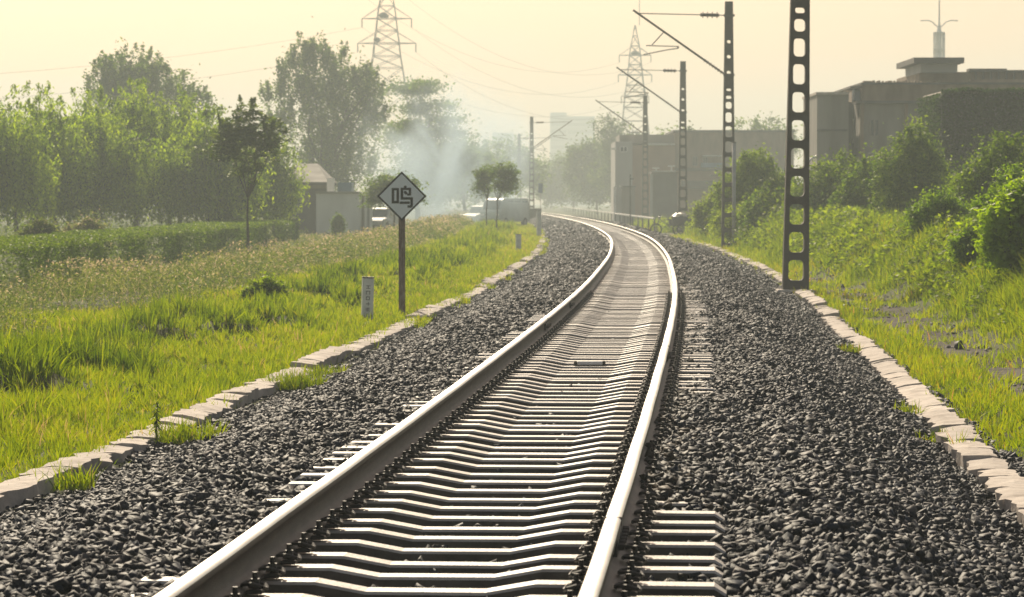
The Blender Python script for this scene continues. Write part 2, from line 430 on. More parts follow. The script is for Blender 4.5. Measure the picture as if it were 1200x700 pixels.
# rails of stones spilling against and over the kerbs
Rm = rotmats(len(X), .38)
which = rng.integers(0, len(temps), len(X)); rv = rng.random(len(X)) * .83
near_rail = np.exp(-((np.abs(X - XC(Y)) - .78) / .22) ** 2)
rv = np.where(rng.random(len(X)) < .75 * near_rail, rng.uniform(.86, 1, len(X)), rv)
Vs, Fs, Rs, off = [], [], [], 0
for k, (tv, tf) in enumerate(temps):
    i = np.where(which == k)[0]
    sc3 = S[i][:, None] * rng.uniform(.75, 1.3, (len(i), 3))
    W = np.einsum('nij,nvj->nvi', Rm[i], tv[None] * sc3[:, None, :]) + np.stack([X[i], Y[i], Z[i]], -1)[:, None, :]
    Vs.append(W.reshape(-1, 3)); Fs.append((tf[None] + (np.arange(len(i)) * len(tv))[:, None, None] + off).reshape(-1, 3))
    Rs.append(np.repeat(rv[i], len(tv))); off += len(i) * len(tv)
set_props(link('ballast', np_mesh('ballast', np.concatenate(Vs), np.concatenate(Fs), 3, np.concatenate(Rs)), M['stone']),
          'dark grey crushed stone ballast around the railway track', 'ballast', kind='stuff')

# ------------------------------------------------------------------ sleepers
def sleeper_mesh():
    xs_ = [-1.25, -1.20, -.46, -.25, .25, .46, 1.20, 1.25]
    zt = [-.225, -.192, -.190, -.228, -.228, -.190, -.192, -.225]
    wt = [.056, .070, .072, .070, .070, .072, .070, .056]
    bm = bmesh.new(); rings = []
    for x, z, w in zip(xs_, zt, wt):
        prof = [(-w - .024, -.40), (-w - .004, z - .012), (-w + .004, z), (w - .004, z), (w + .004, z - .012), (w + .024, -.40)]
        rings.append([bm.verts.new((x, py, pz)) for py, pz in prof])
    for a, b_ in zip(rings, rings[1:]):
        for k in range(5):
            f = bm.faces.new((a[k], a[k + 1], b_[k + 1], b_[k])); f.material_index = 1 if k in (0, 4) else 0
    bm.faces.new(rings[0]); bm.faces.new(rings[-1][::-1])
    return bm_mesh('sleeper', bm)
SL = .497
def clip_mesh():
    # spring clip: a bolt with nut and washer, a bent clamp that reaches the rail foot (towards -x)
    bm = bmesh.new()
    box(bm, (0, 0, -.172), (.07, .09, .018), bev=.004)
    bar(bm, (0, 0, -.17), (0, 0, -.095), .011, 8)
    bar(bm, (0, 0, -.150), (0, 0, -.122), .020, 6)
    bar(bm, (0, 0, -.158), (0, 0, -.151), .028, 10)
    for s in (-1, 1):
        pts = [(-.052, s * .012, -.148), (-.045, s * .035, -.142), (-.005, s * .048, -.138), (.035, s * .045, -.15), (.046, s * .02, -.160), (.046, 0, -.162)]
        for p_, q_ in zip(pts, pts[1:]): bar(bm, p_, q_, .0085, 6)
    return bm_mesh('clip', bm)
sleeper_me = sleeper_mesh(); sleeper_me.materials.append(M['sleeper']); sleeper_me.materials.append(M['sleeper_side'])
clip_me = clip_mesh(); clip_me.materials.append(M['clip'])
SLAB = 'concrete railway sleeper lying under the two rails of the single track'
ys_sleep = np.arange(9.3, 330, SL)
proto = None
for i, y in enumerate(ys_sleep[:300]):
    y = float(y) + random.uniform(-.02, .02)
    o = bpy.data.objects.new('railway_sleeper', sleeper_me) if proto is None else proto.copy()
    col.objects.link(o)
    o.location = (float(XC(y)), y, random.uniform(-.006, .004))
    o.rotation_euler = (random.gauss(0, .006), random.gauss(0, .0015), -heading(y) + random.gauss(0, .004))
    if proto is None:
        set_props(o, SLAB, 'sleeper', 'sleepers under the track'); proto = o; cp = None
    if i < 85:
        for rx in (-.7525, .7525):
            for s in (-1, 1):
                c = bpy.data.objects.new('rail_clip', clip_me) if cp is None else cp.copy()
                if cp is None: cp = c
                col.objects.link(c); c.parent = o
                c.location = (rx + s * .105, 0, 0); c.rotation_euler = (0, 0, 0 if s > 0 else math.pi)
sv = np.array([v.co[:] for v in sleeper_me.vertices]); sf = [tuple(p_.vertices) for p_ in sleeper_me.polygons if len(p_.vertices) == 4]
Vs, Fs = [], []
for i, y in enumerate(ys_sleep[300:]):
    a = -heading(y); ca, sa = math.cos(a), math.sin(a)
    Vs.append(np.stack([sv[:, 0] * ca - sv[:, 1] * sa + XC(y), sv[:, 0] * sa + sv[:, 1] * ca + y, sv[:, 2]], -1)); Fs.append(np.array(sf) + i * len(sv))
set_props(link('railway_sleepers', np_mesh('far sleepers', np.concatenate(Vs), np.concatenate(Fs), 4), M['sleeper']),
          'distant run of concrete sleepers where the track bends away', 'sleepers', kind='stuff')

# ------------------------------------------------------------------ rails
prof = [(-.075, -.176), (-.075, -.164), (-.03, -.150), (-.011, -.135), (-.0085, -.09), (-.011, -.052), (-.033, -.042), (-.0365, -.036),
        (-.0365, -.012), (-.030, -.0035), (-.018, 0), (.018, 0), (.030, -.0035), (.0365, -.012), (.0365, -.036), (.033, -.042),
        (.011, -.052), (.0085, -.09), (.011, -.135), (.03, -.150), (.075, -.164), (.075, -.176)]
TOP = {8, 9, 10, 11, 12}
def rail(o_, y0, y1, step):
    bm = bmesh.new(); prev = None
    y = y0
    while y <= y1:
        a = heading(y); cx = float(XC(y))
        wob = .0015 * math.sin(y * 1.7)
        ring = [bm.verts.new((cx + (o_ + px + wob) * math.cos(a), y - (o_ + px) * math.sin(a), pz)) for px, pz in prof]
        if prev:
            for k in range(len(prof)):
                f = bm.faces.new((prev[k], prev[(k + 1) % len(prof)], ring[(k + 1) % len(prof)], ring[k]))
                f.material_index = 1 if k in TOP else 0
                f.smooth = True
        prev = ring; y += step if y < 200 else step * 3
    return bm_mesh('rail', bm)
def fishplate(parent, o_, y):
    for s in (-1, 1):
        bm = bmesh.new()
        box(bm, (s * .022, 0, -.092), (.020, .82, .078), bev=.004)
        for k in range(6):
            yy = -.34 + k * .136
            bar(bm, (s * .03, yy, -.092), (s * .060, yy, -.092), .017, 6)
        a = heading(y)
        q = link('fishplate', bm_mesh('fishplate', bm), M['clip'], parent, (float(XC(y)) + o_ * math.cos(a), y - o_ * math.sin(a), 0))
        q.rotation_euler = (0, 0, -a)
for side, o_, joints, lab in (('l', -.7525, (44.0, 36.5), 'polished steel rail on the left side of the track, curving away'),
                              ('r', .7525, (13.6, 29.6), 'polished steel rail on the right side of the track, curving away')):
    ro = link('rail', rail(o_, 7.5, 420, .5), [M['rail_side'], M['rail_top']])
    set_props(ro, lab, 'rail', 'the two running rails')
    for j in joints:
        fishplate(ro, o_, j)
        a = heading(j)
        bm = boxes(((0, 0, -.0185), (.0745, .010, .0385)))
        g = link('joint_gap', bm_mesh('joint gap', bm), M['clip'], ro, (float(XC(j)) + o_ * math.cos(a), j - o_ * math.sin(a), 0))
        g.rotation_euler = (0, 0, -a)
# short steel bar lying across the sleepers
p0 = G(691, 424, -.19)
t = thing('steel_bar', 'short pale metal bar with dark ends lying across the sleepers mid track', 'metal bar', (p0.x, p0.y, -.225), .03)
link('bar', bm_mesh('bar', boxes(((0, 0, .022), (.25, .09, .036)), bev=.008)), M['white_paint'], t)
for s in (-1, 1): link('bar_end', bm_mesh('end', boxes(((s * .14, 0, .018), (.03, .07, .05)), bev=.006)), M['clip'], t)

# ------------------------------------------------------------------ kerb stones
def kerb_mesh(ln):
    bm = bmesh.new()
    xs2 = [-.13, -.045, .045, .13]
    j = lambda s: random.uniform(-s, s)
    ny = 6
    top = [[bm.verts.new((x + (j(.026) if abs(x) > .1 else 0), -ln / 2 + ln * k / (ny - 1) + j(.012), j(.006) - .012 * abs(x) / .13)) for x in xs2] for k in range(ny)]
    bot = [[bm.verts.new((x, -ln / 2 + ln * k / (ny - 1), -.30)) for x in xs2] for k in range(ny)]
    for k in range(ny - 1):
        for i in range(3):
            bm.faces.new((top[k][i], top[k][i + 1], top[k + 1][i + 1], top[k + 1][i]))
        bm.faces.new((top[k][0], top[k + 1][0], bot[k + 1][0], bot[k][0]))
        bm.faces.new((top[k][3], top[k + 1][3], bot[k + 1][3], bot[k][3]))
    for k in (0, ny - 1):
        for i in range(3): bm.faces.new((top[k][i], top[k][i + 1], bot[k][i + 1], bot[k][i]))
    es = [e for e in bm.edges if len(e.link_faces) == 2 and e.calc_face_angle(0) > 1.0]
    bmesh.ops.bevel(bm, geom=es, offset=.012, segments=2, affect='EDGES')
    return bm_mesh('kerb', bm)
kerbs = [kerb_mesh(.745) for _ in range(12)]
for k_ in kerbs: k_.materials.append(M['kerb'])
far_v, far_f, cnt = [], [], 0
for side, off, y0, y1 in ((-1, 3.48, 17, 175), (1, 3.28, 17, 150)):
    y = y0; n_k = 0
    while y < y1:
        y += .75
        o_ = side * off if side < 0 else 3.22 + .35 * float(sstep(20, 90, y))
        a = heading(y)
        near = y < 118
        me = random.choice(kerbs)
        if random.random() < .3: seg = (-side * random.uniform(0, .20), random.uniform(-.05, .05), random.uniform(-.05, .02), random.gauss(0, .06))
        elif y == y0 + .75: seg = (0, 0, 0, 0)
        j_ = 2.2 if random.random() < .12 else .7
        tilt = seg[0] + random.gauss(0, .02) * j_
        loc = (float(XC(y)) + o_ * math.cos(a) + seg[1] + random.uniform(-.012, .012) * j_, y, -.485 + seg[2] + random.uniform(-.01, .008) * j_)
        rot = (random.gauss(0, .015) * j_, tilt, -a + seg[3] + random.gauss(0, .03) * j_)
        if near:
            o = bpy.data.objects.new('kerb_stone', me); col.objects.link(o); o.location = loc; o.rotation_euler = rot
            if side < 0: set_props(o, 'rough concrete kerb stone between the left grass verge and the ballast', 'kerb stone', 'kerb stones along the left edge of the ballast')
            else: set_props(o, 'rough concrete kerb stone between the ballast and the right hand muddy path', 'kerb stone', 'kerb stones along the right edge of the ballast')
        else:
            from mathutils import Euler
            Mx = Matrix.Translation(loc) @ Euler(rot).to_matrix().to_4x4()
            vs_ = [Mx @ v.co for v in me.vertices]
            far_v += [v[:] for v in vs_]; far_f += [tuple(i + cnt for i in p_.vertices) for p_ in me.polygons]; cnt += len(vs_)
me = bpy.data.meshes.new('far kerb'); me.from_pydata(far_v, [], far_f); me.update()
set_props(link('far_kerb_stones', me, M['kerb']), 'distant line of kerb stones edging the ballast', 'kerb stones', kind='stuff')

# rubble strewn on the muddy path
def rubble():
    n_ = 2600
    Yp = rng.uniform(30, 100, n_); op = rng.uniform(3.9, 5.3, n_); k = vnoise(op * 3, Yp, .9, 33) > .45
    Yp, op = Yp[k], op[k]; Xp = XC(Yp) + op; n_ = len(Xp); sz = .018 * rng.lognormal(0, .5, n_) * (Yp / 35) ** .4
    Mr = rotmats(n_, .5); V_, F_, R_, of = [], [], [], 0; wh = rng.integers(0, len(temps), n_); rr = rng.uniform(.55, .83, n_)
    Zp = ground_z(Xp, Yp)
    for k, (tv, tf) in enumerate(temps):
        i = np.where(wh == k)[0]
        W_ = np.einsum('nij,nvj->nvi', Mr[i], tv[None] * sz[i][:, None, None]) + np.stack([Xp[i], Yp[i], Zp[i]], -1)[:, None, :]
        V_.append(W_.reshape(-1, 3)); F_.append((tf[None] + (np.arange(len(i)) * len(tv))[:, None, None] + of).reshape(-1, 3)); R_.append(np.repeat(rr[i], len(tv))); of += len(i) * len(tv)
    set_props(link('path_rubble', np_mesh('path rubble', np.concatenate(V_), np.concatenate(F_), 3, np.concatenate(R_)), M['stone']), 'loose small stones strewn on the muddy path', 'rubble', kind='stuff')
rubble()
# ------------------------------------------------------------------ grass and weeds
def blades(X, Y, Z, H, W, lean=.45, seedc=None, curl=.5, azi=None, var=.24):
    n_ = len(X)
    az_ = rng.uniform(0, 2 * np.pi, n_) if azi is None else azi + rng.normal(0, .6, n_); d = np.stack([np.cos(az_), np.sin(az_), np.zeros(n_)], -1)
    fa = rng.uniform(-1.1, 1.1, n_); wv = np.stack([np.cos(fa), np.sin(fa), np.zeros(n_)], -1)
    ln = np.abs(rng.normal(0, lean, n_))
    B = np.stack([X, Y, Z], -1); up = np.array([0, 0, 1.0])
    def at_(t): return B + d * (ln * H * (t * .4 + curl * t * t))[:, None] + up * (H * (t - .18 * ln * t * t))[:, None]
    p0, p1, p2 = at_(0.), at_(.55), at_(1.)
    w = wv * W[:, None] / 2
    V = np.stack([p0 - w, p0 + w, p1 - w * .85, p1 + w * .85, p2 - w * .12, p2 + w * .12], 1).reshape(-1, 3)
    b = np.arange(n_)[:, None] * 6
    Fc = np.stack([b + [0, 1, 3, 2], b + [2, 3, 5, 4]], 1).reshape(-1, 4)
    r = rng.random(n_) if seedc is None else np.clip(seedc + rng.normal(0, var, n_), 0, 1)
    return V, Fc, np.repeat(r, 6)

def leaves(C, size, r, flat=0.0, aspect=.55, down=0.0):
    """rhombic leaf faces centred on C; flat pulls normals upward; down makes the long axis hang"""
    n_ = len(C)
    nrm = rng.normal(size=(n_, 3)); nrm[:, 2] += flat * np.sign(nrm[:, 2]) * 1.5
    nrm /= np.linalg.norm(nrm, axis=1)[:, None]
    ax = rng.normal(size=(n_, 3)); ax[:, 2] -= down * 3
    ax -= nrm * (ax * nrm).sum(1)[:, None]
    ax /= np.linalg.norm(ax, axis=1)[:, None] + 1e-9
    bx = np.cross(nrm, ax)
    s = (np.broadcast_to(size, (n_,)) * rng.uniform(.7, 1.35, n_))[:, None]
    V = np.stack([C - ax * s, C - bx * s * aspect, C + ax * s, C + bx * s * aspect], 1).reshape(-1, 3)
    return V, (np.arange(n_)[:, None] * 4 + np.arange(4)), np.repeat(r, 4)

def cat(parts):
    off = 0; Vs, Fs, Rs = [], [], []
    for V, Fc, r in parts:
        Vs.append(V); Fs.append(Fc + off); Rs.append(r); off += len(V)
    return np.concatenate(Vs), np.concatenate(Fs), np.concatenate(Rs)

def sampleY(n_, y0, y1, p=1.2):
    u = rng.random(n_); a = 1 - p
    return (y0 ** a + u * (y1 ** a - y0 ** a)) ** (1 / a)

def tufted(X, Y, cell):
    """pull points towards jittered tuft centres; returns moved points, outward azimuth and a per tuft value"""
    cx, cy = np.floor(X / cell), np.floor(Y / (cell * 1.2))
    h = lambda k: _perm[((cx * 71 + cy * 193 + k * 37 + cx * cy * 5).astype(int)) % 4096]
    tx, ty = (cx + .15 + .7 * h(1)) * cell, (cy + .15 + .7 * h(2)) * cell * 1.2
    a = rng.uniform(0, 2 * np.pi, len(X)); r = np.abs(rng.normal(0, .16, len(X))) * cell * (1 + h(4))
    loose = rng.random(len(X)) < .30
    nx, ny = np.where(loose, X, tx + r * np.cos(a)), np.where(loose, Y, ty + r * np.sin(a))
    return nx, ny, a, h(3), loose

def left_edge(Y): return -8.0 - 1.0 * (1 - sstep(45, 60, Y)) + (vnoise(Y, Y * 0, 6, 4) - .5) * 1.6
# bright grass of the left verge
n_ = 480000
Y = sampleY(n_, 17.5, 260); o = rng.uniform(-11.5, -3.20, n_)
keep = (o > left_edge(Y) - rng.exponential(.35, n_)) & (rng.random(n_) < np.where(Y < 60, 1, 1))
X = XC(Y) + o
keep &= (o < -3.52) | (vnoise(X, Y, 1.3, 55) > .80)
keep &= (X > -Y / 6 - 2.2)
soil = (vnoise(X, Y, .9, 21) > .80) & (o < -5) & (Y < 40)
cl = vnoise(X, Y, .35, 8)
keep &= ~(soil & (rng.random(n_) < .8)) & (rng.random(n_) < .45 + .75 * cl)
X, Y, o, cl = X[keep], Y[keep], o[keep], cl[keep]
tall = sstep(.54, .74, vnoise(X, Y * .7, 1.0, 6) * .75 + vnoise(X, Y, .45, 16) * .25) * (.4 + .6 * vnoise(X, Y, 3.1, 17)) * sstep(-4.4, -5.4, o) * (1 - .75 * sstep(-6.6, -8, o))
X, Y, azi, tv_, loose = tufted(X, Y, .26)
H = (.07 + .13 * tv_ + .27 * tall) * rng.uniform(.5, 1.25, len(X)) * (1 + .5 * sstep(60, 200, Y)) * np.where(loose, .6, 1)
H *= .65 + .35 * sstep(-3.5, -4.1, o)
H += .07 * (o > -3.55)
W = .0085 * (Y / 20) ** .8 * (1 + .4 * tall)
c_ = .56 + .30 * (vnoise(X, Y, 1.6, 12) - .5) - .34 * tall + .22 * (tv_ - .5) + .08 * sstep(60, 120, Y)
set_props(link('verge_grass', np_mesh('verge grass', *[a for a in (lambda q: (q[0], q[1], 4, q[2]))(blades(X, Y, ground_z(X, Y) - .01, H, W, .6, c_, azi=azi, var=.18))]), M['grass']),
          'bright yellow green grass on the left verge', 'grass', kind='stuff')

# right: dry tinged grass beside the kerb and on the path edge, weedy grass on the bank
n_ = 330000
Y = sampleY(n_, 24, 230, 1.25); o = rng.uniform(3.5, 13.5, n_)
b0 = bank_start(Y)
X = XC(Y) + o
path = (o > 4.0 + .25 * (1 - sstep(38, 50, Y)) + (vnoise(X, Y, .8, 40) - .5) * .5) & (o < b0 + .35 + (vnoise(X, Y, .8, 41) - .5) * .7) & (Y < 85)
patch = vnoise(X, Y, .7, 42) > .66
keep = (~path | (patch & (rng.random(n_) < .5))) & (X < Y / 6 + 2.2)
keep &= rng.random(n_) < .4 + .8 * vnoise(X, Y, .4, 44)
X, Y, o, b0 = X[keep], Y[keep], o[keep], b0[keep]
k_ = (np.abs(X - 9.4) > 1.7) | (Y < 166) | (Y > 190)
X, Y, o, b0 = X[k_], Y[k_], o[k_], b0[k_]
onbank = sstep(b0 - .3, b0 + .8, o)
X, Y, azi, tv_, loose = tufted(X, Y, .24)
H = (.06 + .13 * tv_ + onbank * (.08 + .28 * sstep(.45, .8, vnoise(X, Y, 1.3, 46)))) * rng.uniform(.5, 1.3, len(X)) * (1 + .5 * sstep(60, 200, Y))
W = .0085 * (Y / 20) ** .8
c_ = .44 + .3 * (vnoise(X, Y, 1.5, 47) - .5) + .14 * (1 - onbank) + .15 * (tv_ - .5)
set_props(link('bank_grass', np_mesh('bank grass', *[a for a in (lambda q: (q[0], q[1], 4, q[2]))(blades(X, Y, ground_z(X, Y) - .01, H, W, .7, c_, azi=azi, var=.16))]), M['grass_r']),
          'green and rusty tinged grass along the right hand path and bank', 'grass', kind='stuff')

# broad leaved weeds on the bank in soft mounds
n_ = 260000
Y = sampleY(n_, 30, 200, 1.1); o = rng.uniform(4.0, 13.5, n_); b0 = bank_start(Y); X = XC(Y) + o
md = vnoise(X, Y, 1.1, 50) * .6 + vnoise(X, Y, .45, 51) * .4
keep = ((np.abs(X - 9.4) > 1.7) | (Y < 166) | (Y > 190)) & (o > b0 + .35) & (X < Y / 6 + 2.2) & (md > .42 + .10 * (1 - sstep(b0, b0 + 2, o)))
X, Y, md = X[keep], Y[keep], md[keep]
hz_ = sstep(.36, .75, md) * .50 * (1 + .6 * sstep(80, 140, Y))
C = np.stack([X, Y, ground_z(X, Y) + hz_ * rng.uniform(.45, 1.05, len(X)) + .02], -1)
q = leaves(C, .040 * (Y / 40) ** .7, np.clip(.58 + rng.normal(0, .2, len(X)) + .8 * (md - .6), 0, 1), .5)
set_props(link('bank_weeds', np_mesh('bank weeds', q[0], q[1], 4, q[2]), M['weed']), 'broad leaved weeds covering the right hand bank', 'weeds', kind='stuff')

# dry flowering scrub left of the grass
n_ = 330000
Y = sampleY(n_, 40, 300, 1.15); o = rng.uniform(-17, -6.5, n_); X = XC(Y) + o
le = left_edge(Y)
md = vnoise(X, Y, 1.3, 60) * .55 + vnoise(X, Y, .5, 61) * .45
keep = (o < le + .6 * vnoise(X, Y, .6, 63)) & (X > -Y / 6 - 2.2) & (md > .22)
X, Y, md, o, le = X[keep], Y[keep], md[keep], o[keep], le[keep]
hz_ = (.14 + .62 * sstep(.25, .8, md)) * sstep(0, 1.2, le + .7 - o) * (1 - .6 * sstep(-10.2, -11.8, o)) * (1 + .2 * sstep(90, 180, Y))
C = np.stack([X, Y, ground_z(X, Y) + hz_ * np.sqrt(rng.random(len(X)))], -1)
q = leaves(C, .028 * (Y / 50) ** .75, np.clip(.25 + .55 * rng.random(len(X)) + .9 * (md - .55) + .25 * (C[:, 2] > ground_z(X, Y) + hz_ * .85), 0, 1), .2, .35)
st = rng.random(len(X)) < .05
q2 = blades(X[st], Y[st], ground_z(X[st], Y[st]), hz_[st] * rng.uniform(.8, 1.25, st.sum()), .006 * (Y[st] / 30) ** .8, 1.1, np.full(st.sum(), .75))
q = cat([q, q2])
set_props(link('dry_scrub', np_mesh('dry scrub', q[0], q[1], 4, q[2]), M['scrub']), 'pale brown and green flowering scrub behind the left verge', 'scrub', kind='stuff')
# lusher ground plants beyond the hedge
n_ = 70000
Y = sampleY(n_, 70, 300, 1.1); o = rng.uniform(-45, -16.0, n_); X = XC(Y) + o
keep = (X > -Y / 6 - 3)
X, Y = X[keep], Y[keep]; md = vnoise(X, Y, 2.5, 70)
C = np.stack([X, Y, ground_z(X, Y) + rng.random(len(X)) * (.1 + .6 * md)], -1)
q = leaves(C, .07, np.clip(.35 + .4 * rng.random(len(X)), 0, 1), .3, .4)
set_props(link('undergrowth', np_mesh('undergrowth', q[0], q[1], 4, q[2]), M['scrub']), 'low undergrowth beneath the willows', 'undergrowth', kind='stuff')

# single tufts that grow out of the ballast by the kerbs
def tuft(px, py, nb, h, spread, label, matk='grass', name='grass_tuft', lean=.7):
    p_ = G(px, py, -.5)
    q = blades(np.clip(rng.normal(0, spread, nb), -1.5 * spread, 1.5 * spread), np.clip(rng.normal(0, spread * .8, nb), -1.2 * spread, 1.2 * spread), np.full(nb, -.08), h * rng.uniform(.4, 1.1, nb), np.full(nb, .009), lean, np.full(nb, .5))
    o = link(name, np_mesh(name, q[0], q[1], 4, q[2]), M[matk], loc=(p_.x, p_.y, -.5))
    return set_props(o, label, 'grass tuft')
tuft(88, 560, 120, .20, .08, 'small bright grass tuft against the left kerb, nearest the camera')
tuft(222, 508, 330, .22, .17, 'wide grass tuft inside the left kerb beside the dark leafy seedling')
tuft(347, 447, 420, .22, .18, 'yellowish grass tuft covering the left kerb halfway to the sign')
tuft(380, 432, 160, .15, .15, 'low grass tuft just beyond the yellowish one on the left kerb')
tuft(995, 408, 150, .16, .09, 'small grass tuft on the ballast beside the right kerb', 'grass_r')
tuft(1098, 508, 60, .14, .10, 'thin brownish tuft low on the right kerb', 'grass_r')
tuft(1128, 520, 40, .22, .05, 'few long green blades hanging over the right kerb', 'grass_r', lean=1.2)
tuft(1062, 478, 70, .16, .08, 'reddish dry tuft in the ballast by the right kerb', 'grass_r')
p_ = G(183, 510, -.5)
t = thing('seedling', 'dark leafy seedling standing upright on the left edge of the ballast', 'plant', (p_.x, p_.y, -.52))
bm = bmesh.new(); bar(bm, (0, 0, -.02), (.01, 0, .28), .007, 6, .003)
link('stem', bm_mesh('stem', bm), M['bark'], t)
ls = []
for k in range(46):
    h = .07 + .23 * k / 46; a_ = k * 2.4; L_ = .085 * (1.15 - .5 * k / 46)
    for s in (0, 1):
        pass
    c0 = np.array([.01 * h, 0, h]); dd = np.array([math.cos(a_), math.sin(a_), -.75 + random.uniform(-.2, .5)]); dd /= np.linalg.norm(dd)
    sd = np.cross(dd, [0, 0, 1.]); sd /= np.linalg.norm(sd)
    ls.append(np.array([c0, c0 + dd * L_ * .5 - sd * .011, c0 + dd * L_, c0 + dd * L_ * .5 + sd * .011]))
V = np.concatenate(ls)
link('foliage', np_mesh('foliage', V, np.arange(len(V)).reshape(-1, 4), 4, np.repeat(rng.random(46), 4)), M['tree_dark'], t)

# ------------------------------------------------------------------ trees and shrubs
def limb(bm, a, b_, r1, r2, bend=.1, n=3):
    a, b_ = Vector(a), Vector(b_); L_ = (b_ - a).length; pts = [a]
    for k in range(1, n): pts.append(a.lerp(b_, k / n) + Vector((random.uniform(-1, 1), random.uniform(-1, 1), random.uniform(0, 1))) * L_ * bend)
    pts.append(b_)
    for k in range(n): bar(bm, pts[k], pts[k + 1], r1 + (r2 - r1) * k / n, 6, r1 + (r2 - r1) * (k + 1) / n)

def in_lobes(lobes, n_, shell=.45):
    vol = np.array([l_[3] * l_[4] * l_[5] for l_ in lobes]) ** .75; w = rng.choice(len(lobes), n_, p=vol / vol.sum())
    d = rng.normal(size=(n_, 3)); d /= np.linalg.norm(d, axis=1)[:, None]
    r = rng.random(n_) ** shell
    Lb = np.array(lobes)
    return Lb[w, :3] + d * r[:, None] * Lb[w, 3:], d * r[:, None]

def tree(name, label, cat_, px, py_base, Y, height, lobes, nclump, per, cr, leaf, mat, trunk_r=.12, fork=.35, stretch=(1, 1, 1), group=None, zbase=None,
         shell=.4, nlimb=10, leafdown=0, flat=.3, hang=0, tone=.0, stems=1, sprigs=0):
    """lobes in fractions of height: cx, cy, cz, rx, ry, rz"""
    b_ = P(px, py_base, Y)
    zb = zbase if zbase is not None else float(ground_z(b_.x, Y))
    t = thing(name, label, cat_, (b_.x, Y, zb), group=group)
    Lb = [tuple(c * height for c in l_) for l_ in lobes]
    C, d = in_lobes(Lb, nclump, shell)
    zl = min(l_[2] - l_[5] for l_ in Lb)
    bm = bmesh.new()
    for s in range(stems):
        ox = (s - (stems - 1) / 2) * trunk_r * 2.5
        top = Vector((ox * 3 + random.uniform(-.02, .02) * height, 0, fork * height))
        limb(bm, (ox, 0, -.15), top, trunk_r, trunk_r * .62, .02, 3)
        for k in range(nlimb):
            tgt = C[rng.integers(0, len(C))]
            limb(bm, top, tgt, trunk_r * .45, trunk_r * .08, .08, 3)
    link('trunk', bm_mesh('trunk', bm), M['bark'], t)
    parts_ = []
    n_ = nclump * per
    cc = np.repeat(C, per, 0)
    cs = np.repeat(rng.lognormal(0, .35, nclump), per)[:, None]
    ct = np.repeat(rng.normal(0, .16, nclump), per)
    g = rng.normal(size=(n_, 3)) * .5 * np.array(stretch) * cr * cs
    if hang:
        k = rng.random(n_)
        strand = np.repeat(rng.normal(0, .4, (nclump * max(1, per // 12), 3)) * cr, 12, 0)[:n_]
        if len(strand) < n_: strand = np.concatenate([strand, strand[:n_ - len(strand)]])
        hl = np.repeat(rng.uniform(.4, 1.0, nclump), per) * hang
        g = strand + rng.normal(0, .03, (n_, 3)) * np.array([1.5, 1.5, 1]); g[:, 2] = strand[:, 2] * .3 - k * hl
    pos = cc + g
    if hang:
        lim = np.repeat(rng.uniform(.04, .24, n_ // 12 + 1), 12)[:n_] * height
        sel = pos[:, 2] > lim
    else: sel = pos[:, 2] > .05
    if hang: ct = ct + np.repeat(rng.normal(0, .30, n_ // 12 + 1), 12)[:n_] + .12
    r = np.clip(.5 + tone + ct + rng.normal(0, .13, n_), 0, 1)
    pos, r = pos[sel], r[sel]
    if sprigs:
        L0 = np.array(Lb); sw = rng.integers(0, len(Lb), sprigs)
        sd_ = rng.normal(size=(sprigs, 3)); sd_[:, 2] = np.abs(sd_[:, 2]) * 1.1 + .15; sd_ /= np.linalg.norm(sd_, axis=1)[:, None]
        base_ = L0[sw, :3] + sd_ * L0[sw, 3:] * .78
        tt = rng.random((sprigs, 46))
        up_ = np.stack([sd_[:, 0] * .35, sd_[:, 1] * .35, np.ones(sprigs)], -1) * (height * rng.uniform(.04, .09, sprigs))[:, None]
        sp = base_[:, None, :] + up_[:, None, :] * tt[..., None] + rng.normal(size=(sprigs, 46, 3)) * (cr * .30 * (1.15 - tt))[..., None]
        pos = np.concatenate([pos, sp.reshape(-1, 3)]); r = np.concatenate([r, np.clip(rng.normal(.55 + tone, .2, sprigs * 46), 0, 1)])
    q = leaves(pos, leaf, r, flat, .45 if not leafdown else .34, leafdown)
    link('crown', np_mesh('crown', q[0], q[1], 4, q[2]), M[mat], t)
    return t

# willows behind the hedge (distance 128-160)
wl = [(-20, 128, 7.2), (28, 135, 7.0), (72, 150, 7.6), (112, 138, 6.5), (160, 146, 7.9), (205, 150, 7.4), (246, 140, 6.3), (298, 152, 5.6)]
wlab = ['dense weeping willow cut off by the left edge of the photo', 'weeping willow with a bushy top, second from the left edge', 'tall weeping willow in front of the hazy blue tree',
        'shorter weeping willow between two taller ones', 'tallest weeping willow with a pointed feathery top', 'weeping willow with a broad bright front, left of the small single tree',
        'low weeping willow directly behind the small single tree', 'thin weeping willow with trailing strands beside the grey house']
for (px, Y, hh), lab in zip(wl, wlab):
    tree('willow_tree', lab, 'willow', px, 262, Y, hh, [(0, 0, .68, .30, .24, .26), (.22, .05, .58, .24, .18, .24), (-.23, -.04, .58, .24, .18, .24), (0, -.05, .48, .40, .25, .2), (random.uniform(-.2, .2), 0, .85, .14, .1, .10), (random.uniform(-.3, .3), -.2, .5, .2, .1, .2)],
         260, 108, .5, .11, 'willow', .13, .3, group='weeping willows behind the hedge', shell=.5, leafdown=1, hang=2.6, zbase=-.5, stems=random.choice((1, 2)), sprigs=22)
tree('hazy_tree', 'big pale blue hazy tree rising behind the willows', 'tree', 160, 240, 225, 13.6, [(0, 0, .62, .30, .25, .22), (-.14, 0, .74, .16, .2, .16), (.14, 0, .70, .2, .2, .16), (.32, 0, .62, .12, .1, .10), (-.02, 0, .8, .2, .15, .14)],
     380, 42, .55, .14, 'tree_mid', .25, .3, (.7, .7, 1.6), zbase=-.5, shell=.6, sprigs=110)
